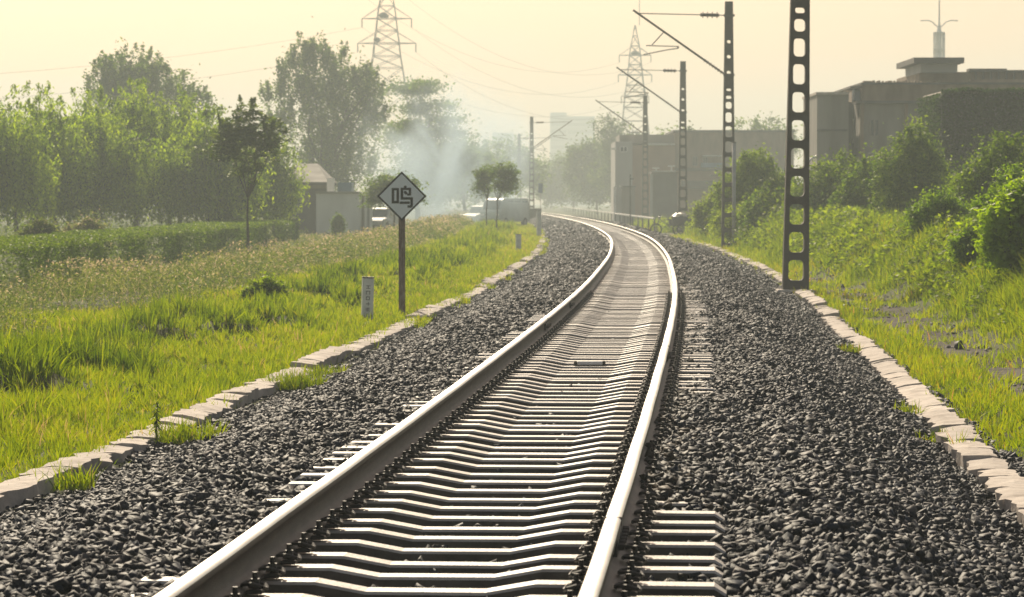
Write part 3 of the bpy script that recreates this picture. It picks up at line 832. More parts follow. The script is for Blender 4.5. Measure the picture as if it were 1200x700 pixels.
tree('poplar_tree', 'large dark tree with upright twigs left of the first pylon', 'tree', 384, 240, 248, 15.3,
     [(0, 0, .50, .30, .26, .26), (.05, 0, .27, .24, .2, .14), (-.09, 0, .70, .20, .2, .20), (.13, 0, .62, .24, .2, .20), (-.13, 0, .86, .06, .06, .10), (-.05, 0, .84, .08, .1, .12), (.07, 0, .80, .1, .1, .12), (-.28, 0, .66, .08, .1, .06), (-.19, 0, .78, .08, .1, .09), (.24, 0, .52, .1, .1, .06), (.2, 0, .72, .08, .1, .08), (-.27, 0, .50, .1, .1, .06)],
     430, 50, .65, .155, 'tree_mid', .36, .22, (.6, .6, 1.9), zbase=-.5, shell=.55, nlimb=16, sprigs=190, tone=-.05)
tree('layered_tree', 'pale spreading tree with flat branch layers behind the smoke', 'tree', 490, 240, 262, 12.3,
     [(-.02, 0, .93, .20, .2, .045), (.20, 0, .82, .09, .1, .035), (.02, 0, .80, .16, .15, .06), (.16, 0, .71, .14, .15, .05), (.22, 0, .62, .16, .15, .05), (-.05, 0, .62, .2, .2, .10), (.10, 0, .48, .26, .2, .12), (.25, 0, .42, .2, .2, .1), (0, 0, .3, .3, .2, .15)],
     520, 44, .8, .16, 'tree_mid', .25, .35, (1.6, 1.6, .5), zbase=-.5, shell=.6)
tree('young_tree', 'small single tree with a thin trunk standing by the clipped hedge', 'tree', 290, 287, 108, 5.2,
     [(0, 0, .82, .24, .2, .16), (-.13, 0, .72, .15, .15, .13), (.15, 0, .76, .14, .15, .13), (.02, 0, .96, .12, .1, .06), (0, 0, .58, .13, .1, .10)],
     215, 36, .16, .085, 'tree_dark', .055, .38, (1.6, 1.6, .5), zbase=-.5, shell=.7, nlimb=9, flat=.8, tone=.20, sprigs=18)
tree('round_tree', 'small round tree right behind the diamond sign', 'tree', 461, 245, 160, 3.5,
     [(0, 0, .72, .40, .3, .17), (-.25, 0, .56, .22, .2, .16), (.25, 0, .58, .22, .2, .15)],
     170, 50, .35, .085, 'tree_mid', .07, .35, (1.3, 1.3, .7), zbase=-.4, shell=.6, flat=.6)
tree('sapling', 'left of two slim saplings standing in front of the smoke', 'tree', 569.5, 252, 178, 4.0,
     [(0, 0, .80, .17, .15, .15), (-.04, 0, .62, .15, .12, .12)], 95, 40, .24, .075, 'tree_mid', .045, .42, (1.3, 1.3, .6), zbase=-.35, shell=.6, flat=.6, group='pair of saplings before the smoke')
tree('sapling', 'right of two slim saplings, its thin trunk leaning', 'tree', 582, 254, 172, 4.1,
     [(.1, 0, .80, .20, .15, .15), (.12, 0, .62, .20, .12, .12)], 120, 40, .24, .075, 'tree_mid', .045, .42, (1.3, 1.3, .6), zbase=-.35, shell=.6, flat=.6, group='pair of saplings before the smoke')
for px, Y, hh, lab in ((545, 300, 8.5, 'hazy tree dissolving into the smoke behind the saplings'), (590, 430, 11.5, 'faint far tree left of the two slender masts'),
                       (672, 640, 14.0, 'faint far tree mass at the end of the track'), (646, 760, 14.5, 'palest far tree behind the bend of the track')):
    tree('distant_tree', lab, 'tree', px, 240, Y, hh, [(0, 0, .5, .55, .3, .30), (.3, 0, .45, .3, .3, .25), (-.35, 0, .42, .35, .3, .28), (0, 0, .75, .3, .3, .16)],
         220, 44, .9, .24, 'tree_mid', .2, .3, group='faint trees beyond the smoke', zbase=-.5)
tree('tall_tree', 'hazy dark tree left of the pale grey building', 'tree', 700, 240, 450, 12.6, [(0, 0, .45, .38, .3, .34), (-.1, 0, .70, .28, .2, .16), (.26, 0, .65, .22, .2, .2)],
     420, 44, 1.0, .26, 'tree_dark', .2, .3, zbase=-.5)
tree('bushy_tree', 'lower hazy tree where the pale wall starts', 'tree', 672, 240, 570, 11.5, [(0, 0, .5, .5, .3, .38), (-.3, 0, .36, .35, .3, .28)],
     300, 40, 1.2, .30, 'tree_dark', .2, .3, zbase=-.5)
tree('wispy_tree', 'wispy tree with thin top twigs behind the pale grey building', 'tree', 722, 240, 410, 14.2, [(0, 0, .62, .22, .2, .22), (-.08, 0, .82, .18, .1, .12), (.2, 0, .66, .2, .2, .10), (0, 0, .35, .3, .2, .2)],
     270, 34, .9, .22, 'tree_dark', .2, .3, (1, 1, 1), zbase=-.5, shell=.8)
for px, Y, hh, lab in ((795, 330, 10.8, 'sparse hazy tree behind the brown building between two masts'), (888, 330, 12.2, 'round hazy tree top above the long brown roof')):
    tree('far_tree', lab, 'tree', px, 240, Y, hh, [(0, 0, .7, .30, .2, .2), (-.25, 0, .62, .15, .2, .12), (.22, 0, .66, .18, .2, .15), (0, 0, .4, .3, .2, .3)],
         230, 40, .7, .19, 'tree_mid', .2, .3, zbase=-.5, shell=.6)

# right hand shrubs
def shrub(name, label, px, Y, ztop, rx, nclump, per, cr, leaf, mat, group=None, zbase=-.5, lobes=None, tone=0, **kw):
    hh = ztop - zbase
    rr = rx / hh
    lobes = lobes or [(0, 0, .48, rr * .9, rr * .7, .44), (-rr * .5, 0, .38, rr * .5, rr * .5, .34), (rr * .5, 0, .42, rr * .5, rr * .5, .38), (rr * .1, 0, .72, rr * .5, rr * .4, .26)]
    nclump = int(nclump * 1.5); tone += .08
    return tree(name, label, 'shrub', px, 250, Y, hh, lobes, nclump, per, cr, leaf, mat, .05, .2, zbase=zbase, group=group, tone=tone, shell=.45, stems=2, nlimb=8, sprigs=40, **kw)
shrub('shrub', 'pale green bushy shrub just right of the grey pipe post', 880, 128, 3.7, 1.7, 260, 44, .33, .07, 'tree_mid', 'shrubs in front of the factory', tone=.25)
shrub('shrub', 'dark low shrub between the tall ladder mast and the pale green one', 915, 118, 2.4, 1.6, 200, 44, .33, .07, 'tree_mid', 'shrubs in front of the factory')
shrub('shrub', 'wide shrub under the plain grey tower block', 975, 112, 3.2, 1.9, 300, 44, .33, .07, 'tree_mid', 'shrubs in front of the factory', tone=.1)
shrub('shrub', 'mid shrub filling the gap left of the tallest shrub', 1022, 106, 3.1, 1.5, 260, 44, .30, .065, 'tree_mid', 'shrubs in front of the factory')
shrub('shrub', 'tallest shrub with a sunlit rounded top before the ivy block', 1068, 100, 3.95, 1.45, 340, 46, .28, .062, 'tree_mid', 'shrubs in front of the factory', tone=.12)
shrub('shrub', 'small pale shrub at the lower left corner of the ivy block', 1128, 88, 2.35, .75, 130, 44, .24, .055, 'tree_mid', tone=.25)
shrub('shrub', 'arching dark shrub with a light rim before the ivy block', 1172, 80, 3.25, 1.35, 330, 46, .26, .052, 'tree_mid', tone=.05)
shrub('shrub', 'middle layer shrub behind the bright nearest bush', 1188, 62, 2.15, .95, 280, 44, .18, .04, 'bright_bush', tone=-.1, zbase=0)
shrub('bright_bush', 'nearest bright green bush with long pointed leaves', 1196, 50, 1.78, .72, 300, 26, .17, .055, 'bright_bush', zbase=.2, tone=.28)
shrub('shrub', 'feathery weed shrub rising from the bank below the ivy block', 1100, 72, 1.62, .8, 150, 40, .18, .04, 'bright_bush', zbase=.4, tone=-.15)
shrub('shrub', 'low leafy weed clump at the foot of the brightest bush', 1145, 56, .95, .6, 110, 40, .15, .035, 'bright_bush', zbase=.2, tone=-.15)
shrub('vine_mound', 'bright vine covered mound left of the grey pipe post', 836, 146, 1.75, 1.0, 260, 44, .22, .06, 'weed', 'vine covered mounds on the bank', tone=.25, zbase=-.2)
shrub('vine_mound', 'vine covered mound between the pipe post and the ladder mast', 885, 125, 1.35, 1.9, 300, 44, .22, .055, 'weed', 'vine covered mounds on the bank', tone=.2, zbase=-.2)
shrub('shrub', 'small round light shrub beneath the willows', 264, 140, .95, .95, 120, 40, .2, .06, 'hedge', tone=.2)
shrub('shrub', 'brownish shrub on the far side of the hedge near the left edge', 45, 96, .80, .8, 110, 40, .2, .055, 'scrub')
shrub('shrub', 'dry pale shrub behind the hedge below the shorter willow', 98, 104, .78, 1.0, 110, 40, .2, .055, 'scrub', tone=.15)
shrub('shrub', 'dark round clump of taller grass and leaves on the left verge', 310, 56, -.02, .42, 60, 40, .14, .04, 'tree_mid', zbase=-.62, tone=.25)
shrub('shrub', 'small ivy like bush against the white wall', 396, 165, .65, .35, 40, 40, .16, .06, 'tree_mid')

# clipped hedge: stems and dense leaf shell of a real box-shaped hedge
hx0, hx1, hy0, hy1, hz1 = -13.4, -10.5, 52, 150, .44
t = thing('clipped_hedge', 'long clipped green hedge running between the scrub and the willows', 'hedge', ((hx0 + hx1) / 2, (hy0 + hy1) / 2, -.8))
n_ = 150000
Yh = sampleY(n_, hy0, hy1, 1.1); side = rng.random(n_)
wob = (vnoise(Yh, Yh * 0, 1.5, 80) - .5) * 1.0
xx = np.where(side < .45, hx1 + wob - np.abs(rng.normal(0, .10, n_)), rng.uniform(hx0, hx1, n_) + 0 * wob)
zz = np.where(side < .45, rng.uniform(-.8, hz1, n_), hz1 - np.abs(rng.normal(0, .06, n_)))
zz += (vnoise(xx, Yh, .8, 81) - .5) * .14 * (zz > 0)
thin = vnoise(Yh, zz * 0, .9, 82) > .78
keep = ~((side < .45) & thin & (rng.random(n_) < .75))
C = np.stack([xx - (hx0 + hx1) / 2, Yh - (hy0 + hy1) / 2, zz + .8], -1)[keep]
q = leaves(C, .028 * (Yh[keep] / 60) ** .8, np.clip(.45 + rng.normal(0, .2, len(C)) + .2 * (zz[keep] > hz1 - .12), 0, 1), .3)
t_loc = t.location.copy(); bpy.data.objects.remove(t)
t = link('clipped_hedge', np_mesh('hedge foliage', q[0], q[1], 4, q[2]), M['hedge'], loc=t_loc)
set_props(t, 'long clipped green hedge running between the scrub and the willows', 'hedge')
# ------------------------------------------------------------------ catenary masts
def wbar(z): return .57 + (.31 - .57) * z / 9.9
HOLES = [(.47 + .605 * k, .44, .60) for k in range(8)] + [(5.28, .40, .60), (5.76, .28, .60), (6.08, .13, .55), (6.38, .10, .5), (7.07, .14, .45), (7.70, .14, .45), (8.30, .13, .45)]
def mast_mesh():
    bm = bmesh.new(); D = .13; H = 9.9; cuts = [0.0]
    hs = sorted(HOLES)
    for a, b_ in zip(hs, hs[1:]): cuts.append((a[0] + a[1] / 2 + b_[0] - b_[1] / 2) / 2)
    cuts.append(8.6)
    def ring_outer(z0, z1, y): return [(-wbar(z0) / 2, y, z0), (wbar(z0) / 2, y, z0), (wbar(z1) / 2, y, z1), (-wbar(z1) / 2, y, z1)]
    for (zc, hh, wf), z0, z1 in zip(hs, cuts, cuts[1:]):
        hw = wbar(zc) * wf / 2; r = min(.085, hh * .45, hw * .8)
        inner = []
        for cx, cz, a0 in ((-hw + r, zc - hh / 2 + r, 180), (hw - r, zc - hh / 2 + r, 270), (hw - r, zc + hh / 2 - r, 0), (-hw + r, zc + hh / 2 - r, 90)):
            inner.append([(cx + r * math.cos(R(a0 + 30 * k)), cz + r * math.sin(R(a0 + 30 * k))) for k in range(4)])
        loops = []
        for y in (-D, D):
            ov = [bm.verts.new(v) for v in ring_outer(z0, z1, y)]
            iv = [[bm.verts.new((x, y, z)) for x, z in arc] for arc in inner]
            for c in range(4):
                for k in range(3): bm.faces.new((ov[c], iv[c][k], iv[c][k + 1]))
                d_ = (c + 1) % 4
                bm.faces.new((ov[c], iv[c][3], iv[d_][0], ov[d_]))
            loops.append((ov, [v for arc in iv for v in arc]))
        (o1, i1), (o2, i2) = loops
        for k in range(16): bm.faces.new((i1[k], i1[(k + 1) % 16], i2[(k + 1) % 16], i2[k]))
        bm.faces.new((o1[0], o1[3], o2[3], o2[0])); bm.faces.new((o1[1], o1[2], o2[2], o2[1]))
    z0, z1 = 8.6, H
    v = [bm.verts.new(p_) for y in (-D, D) for p_ in ring_outer(z0, z1, y)]
    for f in ((0, 1, 2, 3), (7, 6, 5, 4), (3, 2, 6, 7), (0, 3, 7, 4), (1, 5, 6, 2)): bm.faces.new([v[k] for k in f])
    bmesh.ops.remove_doubles(bm, verts=bm.verts, dist=.0005)
    return bm_mesh('mast', bm)
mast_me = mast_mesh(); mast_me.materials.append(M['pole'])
def cantilever_mesh():
    bm = bmesh.new(); s = .022
    a = Vector((-.14, -.16, 6.97)); tip = Vector((-3.83, -.16, 9.55))
    bar(bm, a.lerp(tip, .20), tip, .042)
    bar(bm, (-.1, -.16, 9.34), (-3.66, -.16, 9.42), .02)
    # registration tube and struts
    bar(bm, (-2.59, -.16, 8.69), (-3.07, -.16, 8.17), .022)
    bar(bm, (-3.31, -.16, 8.14), (-2.03, -.16, 8.10), .020)
    bar(bm, (-2.03, -.16, 8.03), (-2.4, -.16, 7.98), .022); bar(bm, (-2.4, -.16, 7.98), (-3.41, -.16, 7.78), .022)
    bar(bm, (-2.03, -.16, 8.12), (-2.03, -.16, 8.02), .03)
    for z in (6.97, 9.34): box(bm, (-.0, -.15, z), (.44, .05, .10))
    return bm_mesh('cantilever', bm)
def insulator_mesh(a, b_, n_, r):
    bm = bmesh.new(); a, b_ = Vector(a), Vector(b_)
    bar(bm, a, b_, r * .45)
    for k in range(n_):
        c = a.lerp(b_, (k + .5) / n_); d = (b_ - a).normalized() * .018
        bar(bm, c - d, c + d, r, 12, r * .6)
    return bm_mesh('insulator', bm)
cant_me = cantilever_mesh(); cant_me.materials.append(M['wire'])
a_, tip_ = Vector((-.14, -.16, 6.97)), Vector((-3.83, -.16, 9.55))
ins1 = insulator_mesh(a_, a_.lerp(tip_, .24), 8, .085); ins1.materials.append(M['insul'])
ins2 = insulator_mesh((-.40, -.16, 9.347), (-1.15, -.16, 9.364), 4, .15); ins2.materials.append(M['insul'])
foot_me = bm_mesh('foundation', boxes(((0, 0, -.06), (.85, .7, .22)), bev=.03)); foot_me.materials.append(M['kerb'])
MG = 'masts carrying the cantilevers'
def mast(px, py, Y, label, flip=False, arm=True, zb=-.58, top=None):
    p_ = P(px, py, Y)
    t = thing('catenary_mast', label, 'mast', (p_.x, Y, zb), 0, MG)
    sc_ = 1.0 if top is None else (P(px, top, Y).z - zb) / 9.9
    for nm, me in (('post', mast_me), ('foundation', foot_me)) + ((('cantilever', cant_me), ('insulator', ins1), ('insulator', ins2)) if arm else ()):
        o = bpy.data.objects.new(nm, me); col.objects.link(o); o.parent = t
    t.scale = ((-sc_ if flip else sc_), sc_, sc_)
    return t
m1 = mast(932, 338, 66.5, 'nearest dark concrete ladder mast rising out of the top of the photo')
m1.rotation_euler = (0, R(.75), 0)
mast(853.5, 290, 124, 'second concrete ladder mast with its long bracket, beside the thin grey pipe', top=2)
mast(800, 262, 186, 'third ladder mast, standing behind the parked cargo tricycle', top=72)
mast(756, 252, 253, 'fourth ladder mast in front of the pale brown wall', top=112)
mast(623, 258, 293, 'slender ladder mast left of the track with its bracket pointing right', flip=True, top=137)
mast(608.5, 250, 360, 'hazier slender mast directly left of the other left hand one', flip=True, top=157)

def post(name, label, cat_, px, py, Y, w, h, mat, zb=None, d=None):
    p_ = P(px, py, Y); zb = float(ground_z(p_.x, Y)) if zb is None else zb
    bm = bmesh.new(); bar(bm, (0, 0, -.1), (0, 0, h), w / 2, 10)
    o = link(name, bm_mesh(name, bm, False), M[mat], loc=(p_.x, Y, zb))
    return set_props(o, label, cat_)
p_ = P(860, 290, 121.5)
t = thing('pipe_post', 'thin light grey pipe standing against the second ladder mast', 'post', (p_.x, 121.5, -.58))
bm = bmesh.new(); bar(bm, (0, 0, -.1), (0, 0, 4.25), .075, 12); link('pipe', bm_mesh('pipe', bm, True), M['grey_post'], t)
link('cap', bm_mesh('cap', boxes(((0, 0, 4.27), (.18, .18, .04)), bev=.01)), M['steel'], t)
p_ = P(738.5, 250, 200)
t = thing('thin_post', 'thin dark post standing before the pale grey wall', 'post', (p_.x, 200, -.5))
bm = bmesh.new(); bar(bm, (0, 0, -.1), (0, 0, 3.6), .045, 10, .035); link('rod', bm_mesh('rod', bm), M['wire'], t)
link('bracket', bm_mesh('bracket', boxes(((.1, 0, 3.3), (.28, .05, .06)))), M['wire'], t)

# blue plate on a thin post near the slender mast
p_ = P(633.5, 258, 300)
t = thing('blue_sign', 'small blue rectangular sign beside the slender left mast', 'sign', (p_.x, 300, -.5))
bm = bmesh.new(); bar(bm, (0, .03, -.1), (0, .03, 3.55), .03, 8); link('post', bm_mesh('post', bm), M['steel'], t)
M['blue'] = noise_mat('blue enamel', [(.3, (.04, .09, .20)), (.7, (.06, .13, .27))], 4, .5)
link('plate', bm_mesh('plate', boxes(((0, -.015, 3.1), (.44, .03, .95)), bev=.01)), M['blue'], t)
p_ = P(625, 258, 288)
t = thing('equipment_cabinet', 'dark grey cabinet at the foot of the slender left mast', 'cabinet', (p_.x, 288, -.5))
link('body', bm_mesh('body', boxes(((0, 0, .55), (1.5, .8, 1.1)), bev=.03)), M['pole'], t)
link('lid', bm_mesh('lid', boxes(((0, 0, 1.13), (1.6, .9, .06)), bev=.01)), M['steel'], t)

# ------------------------------------------------------------------ whistle sign and marker posts
p_ = G(471, 370, -.60)
SY = p_.y; pxm = SY / F            # metres per photo pixel at the sign
t = thing('whistle_sign', 'white diamond sign with a black border and the character 鸣 on a brown post', 'sign', (p_.x, SY, -.60), R(0))
zc = P(471, 230, SY).z + .60
hd = 29 * pxm
bm = boxes(((0, .045, zc * .5 - .10), (7.6 * pxm, .09, zc + .02)), bev=.012)
link('post', bm_mesh('post', bm), M['wood_post'], t)
def diamond(r, y0, y1):
    bm = bmesh.new()
    a = [bm.verts.new((x * r, y0, z * r + zc)) for x, z in ((0, -1), (1, 0), (0, 1), (-1, 0))]
    b_ = [bm.verts.new((x * r, y1, z * r + zc)) for x, z in ((0, -1), (1, 0), (0, 1), (-1, 0))]
    bm.faces.new(a); bm.faces.new(b_[::-1])
    for k in range(4): bm.faces.new((a[k], a[(k + 1) % 4], b_[(k + 1) % 4], b_[k]))
    return bm
link('border', bm_mesh('border', diamond(hd, -.018, -.003)), M['black_paint'], t)
link('face', bm_mesh('face', diamond(hd - 2.9 * pxm, -.024, -.016)), M['sign_face'], t)
strokes = [(195, 220, 210, 385), (252, 276, 210, 385), (219, 253, 210, 231), (219, 253, 361, 385),
           (300, 418, 207, 228), (300, 324, 227, 341), (394, 418, 227, 292), (376, 395, 274, 294), (323, 438, 318, 341), (413, 438, 340, 425), (380, 425, 412, 435),
           (288, 402, 368, 391), (338, 364, 183, 208), (338, 362, 246, 268), (350, 374, 258, 280)]
bm = bmesh.new()
for i, (x0, x1, y0, y1) in enumerate(strokes):
    cx, cz = ((x0 + x1) / 2 - 310) * .1 * pxm, -((y0 + y1) / 2 - 302) * .1 * pxm
    box(bm, (cx, -.0255 - .0004 * (i % 3), zc + cz), ((x1 - x0 + 5) * .1 * pxm, .004, (y1 - y0 + 5) * .1 * pxm))
link('character', bm_mesh('character', bm), M['black_paint'], t)

def marker(px, pb, pt, Y, w, label, marks=True, tilt=0):
    p_ = P(px, pb, Y); top = P(px, pt, Y).z
    zb = -.62; h = top - zb
    t = thing('marker_post', label, 'marker post', (p_.x, Y, zb), R(8), 'low white marker posts on the verge')
    t.rotation_euler = (0, R(tilt), R(8))
    link('shaft', bm_mesh('shaft', boxes(((0, 0, h / 2 - .05), (w, w * .8, h + .1)), bev=.012)), M['white_paint'], t)
    link('cap', bm_mesh('cap', boxes(((0, 0, h + .012), (w + .008, w * .8 + .008, .02)), bev=.005)), M['black_paint'], t)
    if marks:
        bm = bmesh.new(); s = w * .36
        y_ = -w * .4 - .0015
        for k, kind in enumerate((0, 1, 2, 3, 4, 5)):
            z = h * (.80 - .125 * k)
            for dx, dz, sx, sz in {0: ((0, .3, 1, .16), (0, -.3, 1, .16), (0, 0, .16, .8)), 1: ((-.4, 0, .16, .9), (.4, 0, .16, .9), (0, .35, .9, .16)), 2: ((0, .35, .9, .16), (0, -.35, .9, .16), (-.4, 0, .16, .8), (.4, 0, .16, .8)),
                                   3: ((0, 0, .9, .16), (.1, 0, .16, .9)), 4: ((0, .3, .9, .16), (0, 0, .9, .16), (0, 0, .16, .9), (0, -.35, .9, .16)), 5: ((-.2, 0, .16, .9), (.2, .1, .5, .16), (.2, -.3, .5, .16))}[kind]:
                box(bm, (dx * s, y_, z + dz * s), (sx * s, .003, sz * s))
        M.setdefault('faded', noise_mat('faded lettering', [(.3, (.16, .15, .17)), (.7, (.26, .24, .25))], 20, .8))
        link('faded_lettering', bm_mesh('lettering', bm), M['faded'], t)
q_ = G(430, 377, -.6)
marker(430, 377, 326, q_.y, .19, 'nearest white marker post with a column of faded characters, left of the diamond sign', tilt=1.5)
marker(607.5, 296, 275, 118, .20, 'white marker post with a dark cap far along the verge', False)
marker(631.5, 276, 247, 165, .24, 'farthest marker post, tall and grey, in line with the slender mast', False)

# ------------------------------------------------------------------ cargo tricycle with tarp
M['tarp'] = noise_mat('old plastic tarp', [(.3, (.30, .26, .18)), (.7, (.55, .50, .38))], 6, .25, bump=.8, bscale=9)
M['dark_cloth'] = noise_mat('dark goods', [(.3, (.03, .032, .03)), (.7, (.09, .08, .07))], 6, .8, bump=.5)
M['tyre'] = noise_mat('tyre rubber', [(.3, (.015, .015, .015)), (.7, (.03, .03, .03))], 10, .8)
p_ = P(787, 258, 182)
t = thing('cargo_tricycle', 'parked cargo tricycle loaded with goods under a shiny tarp beside the track', 'tricycle', (p_.x, 182, float(ground_z(p_.x, 182))), R(12))
def wheel(x, y, r, w, par):
    bm = bmesh.new()
    N = 20
    for k in range(N):
        a0, a1 = 2 * math.pi * k / N, 2 * math.pi * (k + 1) / N
        bar(bm, (x + r * math.cos(a0), y, r + r * math.sin(a0)), (x + r * math.cos(a1), y, r + r * math.sin(a1)), w, 6)
    wv = link('wheel', bm_mesh('wheel', bm), M['tyre'], par)
    bm = bmesh.new()
    for k in range(8):
        a0 = math.pi * k / 8; bar(bm, (x - r * math.cos(a0), y, r - r * math.sin(a0)), (x + r * math.cos(a0), y, r + r * math.sin(a0)), .008, 4)
    bar(bm, (x, y - .06, r), (x, y + .06, r), .04, 8)
    link('spokes', bm_mesh('spokes', bm), M['steel'], wv)
wheel(-.95, 0, .33, .045, t); wheel(.55, -.5, .33, .05, t); wheel(.55, .5, .33, .05, t)
bm = bmesh.new()
for a, b_ in (((-.95, 0, .33), (-.72, 0, 1.05)), ((-.72, 0, .95), (-.1, 0, .45)), ((-.1, 0, .45), (.6, 0, .45)), ((-.1, 0, .45), (-.18, 0, .88)), ((.55, -.5, .33), (.55, .5, .33)), ((-.72, -.28, 1.08), (-.72, .28, 1.08)), ((-.72, 0, 1.05), (-.72, 0, 1.1))):
    bar(bm, a, b_, .025, 8)
link('frame', bm_mesh('frame', bm), M['steel'], t)
link('saddle', bm_mesh('saddle', boxes(((-.18, 0, .92), (.28, .2, .08)), bev=.03)), M['dark_cloth'], t)
link('cargo_box', bm_mesh('cargo box', boxes(((.6, 0, .56), (1.25, 1.0, .06)), ((.6, -.5, .72), (1.25, .04, .32)), ((.6, .5, .72), (1.25, .04, .32)), ((-.02, 0, .72), (.04, .96, .32)), ((1.22, 0, .72), (.04, .96, .32)))), M['pole'], t)
bm = bmesh.new(); bmesh.ops.create_uvsphere(bm, u_segments=20, v_segments=10, radius=1)
for v in bm.verts:
    v.co = Vector((v.co.x * .62 + .6, v.co.y * .48, .92 + v.co.z * .34 + .06 * math.sin(v.co.x * 7) * math.cos(v.co.y * 5)))
link('load', bm_mesh('load', bm, True), M['dark_cloth'], t)
bm = bmesh.new(); bmesh.ops.create_grid(bm, x_segments=14, y_segments=10, size=1)
for v in bm.verts:
    x, y = v.co.x, v.co.y
    v.co = Vector((x * .5 + .5, y * .42, 1.30 - .16 * (x * x + y * y) + .04 * math.sin(x * 9 + y * 4)))
bmesh.ops.solidify(bm, geom=bm.faces[:], thickness=.01)
link('tarp', bm_mesh('tarp', bm, True), M['tarp'], t)

# ------------------------------------------------------------------ buildings
M['concrete_wall'] = noise_mat('stained render', [(.3, (.15, .135, .115)), (.55, (.26, .24, .21)), (.8, (.38, .355, .32))], 1.1, .9, bump=.3, bscale=9, stretch=(1, 1, .18), detail=10)
M['brick_wall'] = noise_mat('brown brick wall', [(.3, (.15, .10, .06)), (.55, (.28, .20, .13)), (.8, (.38, .30, .21))], 1.3, .9, bump=.4, bscale=14, stretch=(1, 1, .35), detail=10)
M['pink_wall'] = noise_mat('faded pinkish wall', [(.3, (.33, .215, .15)), (.7, (.44, .30, .21))], .7, .9, stretch=(1, 1, .5))
M['pale_wall'] = noise_mat('pale grey wall', [(.3, (.36, .36, .34)), (.7, (.48, .47, .44))], .6, .9, stretch=(1, 1, .4))
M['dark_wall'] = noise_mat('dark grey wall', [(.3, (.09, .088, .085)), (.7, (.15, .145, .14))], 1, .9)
M['white_wall'] = noise_mat('whitewashed wall', [(.25, (.60, .59, .55)), (.6, (.76, .75, .71)), (.8, (.82, .81, .78))], .9, .85, bump=.2, stretch=(1, 1, .4))
M['roof_dark'] = noise_mat('dark roofing', [(.3, (.07, .065, .06)), (.7, (.13, .12, .11))], 1.5, .8)
M['roof_blue'] = noise_mat('blue roof sheet', [(.3, (.10, .19, .27)), (.7, (.16, .27, .36))], 1.5, .5)
M['glass'] = noise_mat('dark window glass', [(.3, (.03, .04, .05)), (.7, (.07, .09, .11))], 1, .08)
M['white_trim'] = noise_mat('white ledge', [(.3, (.62, .61, .58)), (.7, (.80, .79, .75))], 3, .4)

def pbox(px0, px1, py0, py1, Y, d, origin, bev=0):
    """box whose front face at distance Y spans the given photo ranges, in the frame of origin"""
    a, b_ = P(px0, py0, Y), P(px1, py1, Y)
    return (((a.x + b_.x) / 2 - origin[0], Y + d / 2 - origin[1], (a.z + b_.z) / 2 - origin[2]), (abs(b_.x - a.x), d, abs(a.z - b_.z)))
def part(name, mat, par, *bx_, bev=0):
    return link(name, bm_mesh(name, boxes(*bx_, bev=bev)), M[mat], par)
def window(par, px0, px1, py0, py1, Y, O, frame='white_trim'):
    a = pbox(px0, px1, py0, py1, Y - .06, .09, O); (cx, cy, cz), (sx, sy, sz) = a; t_ = .07
    w = part('window', frame, par, ((cx - sx / 2, cy, cz), (t_, sy, sz)), ((cx + sx / 2, cy, cz), (t_, sy, sz)), ((cx, cy, cz - sz / 2), (sx - t_, sy, t_)), ((cx, cy, cz + sz / 2), (sx - t_, sy, t_)), ((cx, cy + .004, cz), (t_, sy * .8, sz - t_)))
    part('pane', 'glass', w, ((cx, cy + .01, cz), (sx - t_, .03, sz - t_)))

# ------------------------------------------------------------------ low wall with white coping beside the far track
t = thing('low_barrier', 'long low barrier with a broken white top rail beside the far track', 'barrier', (8.7, 188, -.55))
Yw = 188.0
while Yw < 520:
    L_ = random.uniform(6, 9) * (1 + (Yw - 188) / 200)
    link('post', bm_mesh('post', boxes(((.02, Yw - 188, .40), (.10, .10, .80)))), M['dark_wall'], t)
    link('top_rail', bm_mesh('top rail', boxes(((0, Yw + L_ / 2 - 188, .84), (.14, L_ * random.uniform(.80, .99), .11)), bev=.012)), M['white_trim'], t)
    Yw += L_

# factory block on the right
Y0 = 150; O = (P(1080, 250, Y0).x, Y0, -1.0)
t = thing('factory_building', 'large grey brown flat roofed factory with stepped roof on the right', 'building', O)
B = lambda a, b_, c, d_, dy=0, dep=10: pbox(a, b_, c, d_, Y0 + dy, dep, O)
part('tower', 'concrete_wall', t, B(957.5, 994, 110, 285, 0, 7)); part('tower_coping', 'kerb', t, B(956.5, 995, 108, 111, -.15, 7.3)); part('floor_band', 'roof_dark', t, B(957.5, 993, 151.5, 154, -.05, .2))
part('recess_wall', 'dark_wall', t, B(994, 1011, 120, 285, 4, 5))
part('downpipe', 'white_trim', t, B(1000, 1004, 139, 168, 3.7, .2))
part('wall', 'concrete_wall', t, B(1008, 1290, 120, 285, 1, 14)); part('wall', 'brick_wall', t, B(1010, 1290, 98, 119.6, 1.6, 14))
part('ledge', 'roof_dark', t, B(1003, 1108, 118, 121.5, .6, 1.4)); part('pilaster', 'brick_wall', t, B(1060, 1063.5, 121, 285, .8, .4)); part('pilaster', 'brick_wall', t, B(1008, 1012, 121, 285, .8, .4))
part('parapet', 'roof_dark', t, B(1009, 1290, 96.8, 99, 1.4, 14.4))
bm = bmesh.new()
for k in range(26):
    a_ = B(1012 + k * 3.5 + random.uniform(0, 2), 1014 + k * 3.5 + random.uniform(0, 3), 95.6 - random.uniform(0, 1.6), 97.2, 2, .6); box(bm, a_[0], a_[1])
link('loose_bricks', bm_mesh('loose bricks', bm), M['brick_wall'], t)
part('blue_panel', 'roof_blue', t, B(1001, 1010, 104, 119, 2.2, 1)); part('roof_edge', 'roof_dark', t, B(996, 1010, 101, 103.5, 1.2, 3))
part('upper_storey', 'brick_wall', t, B(1077, 1290, 84.5, 97, 5, 9))
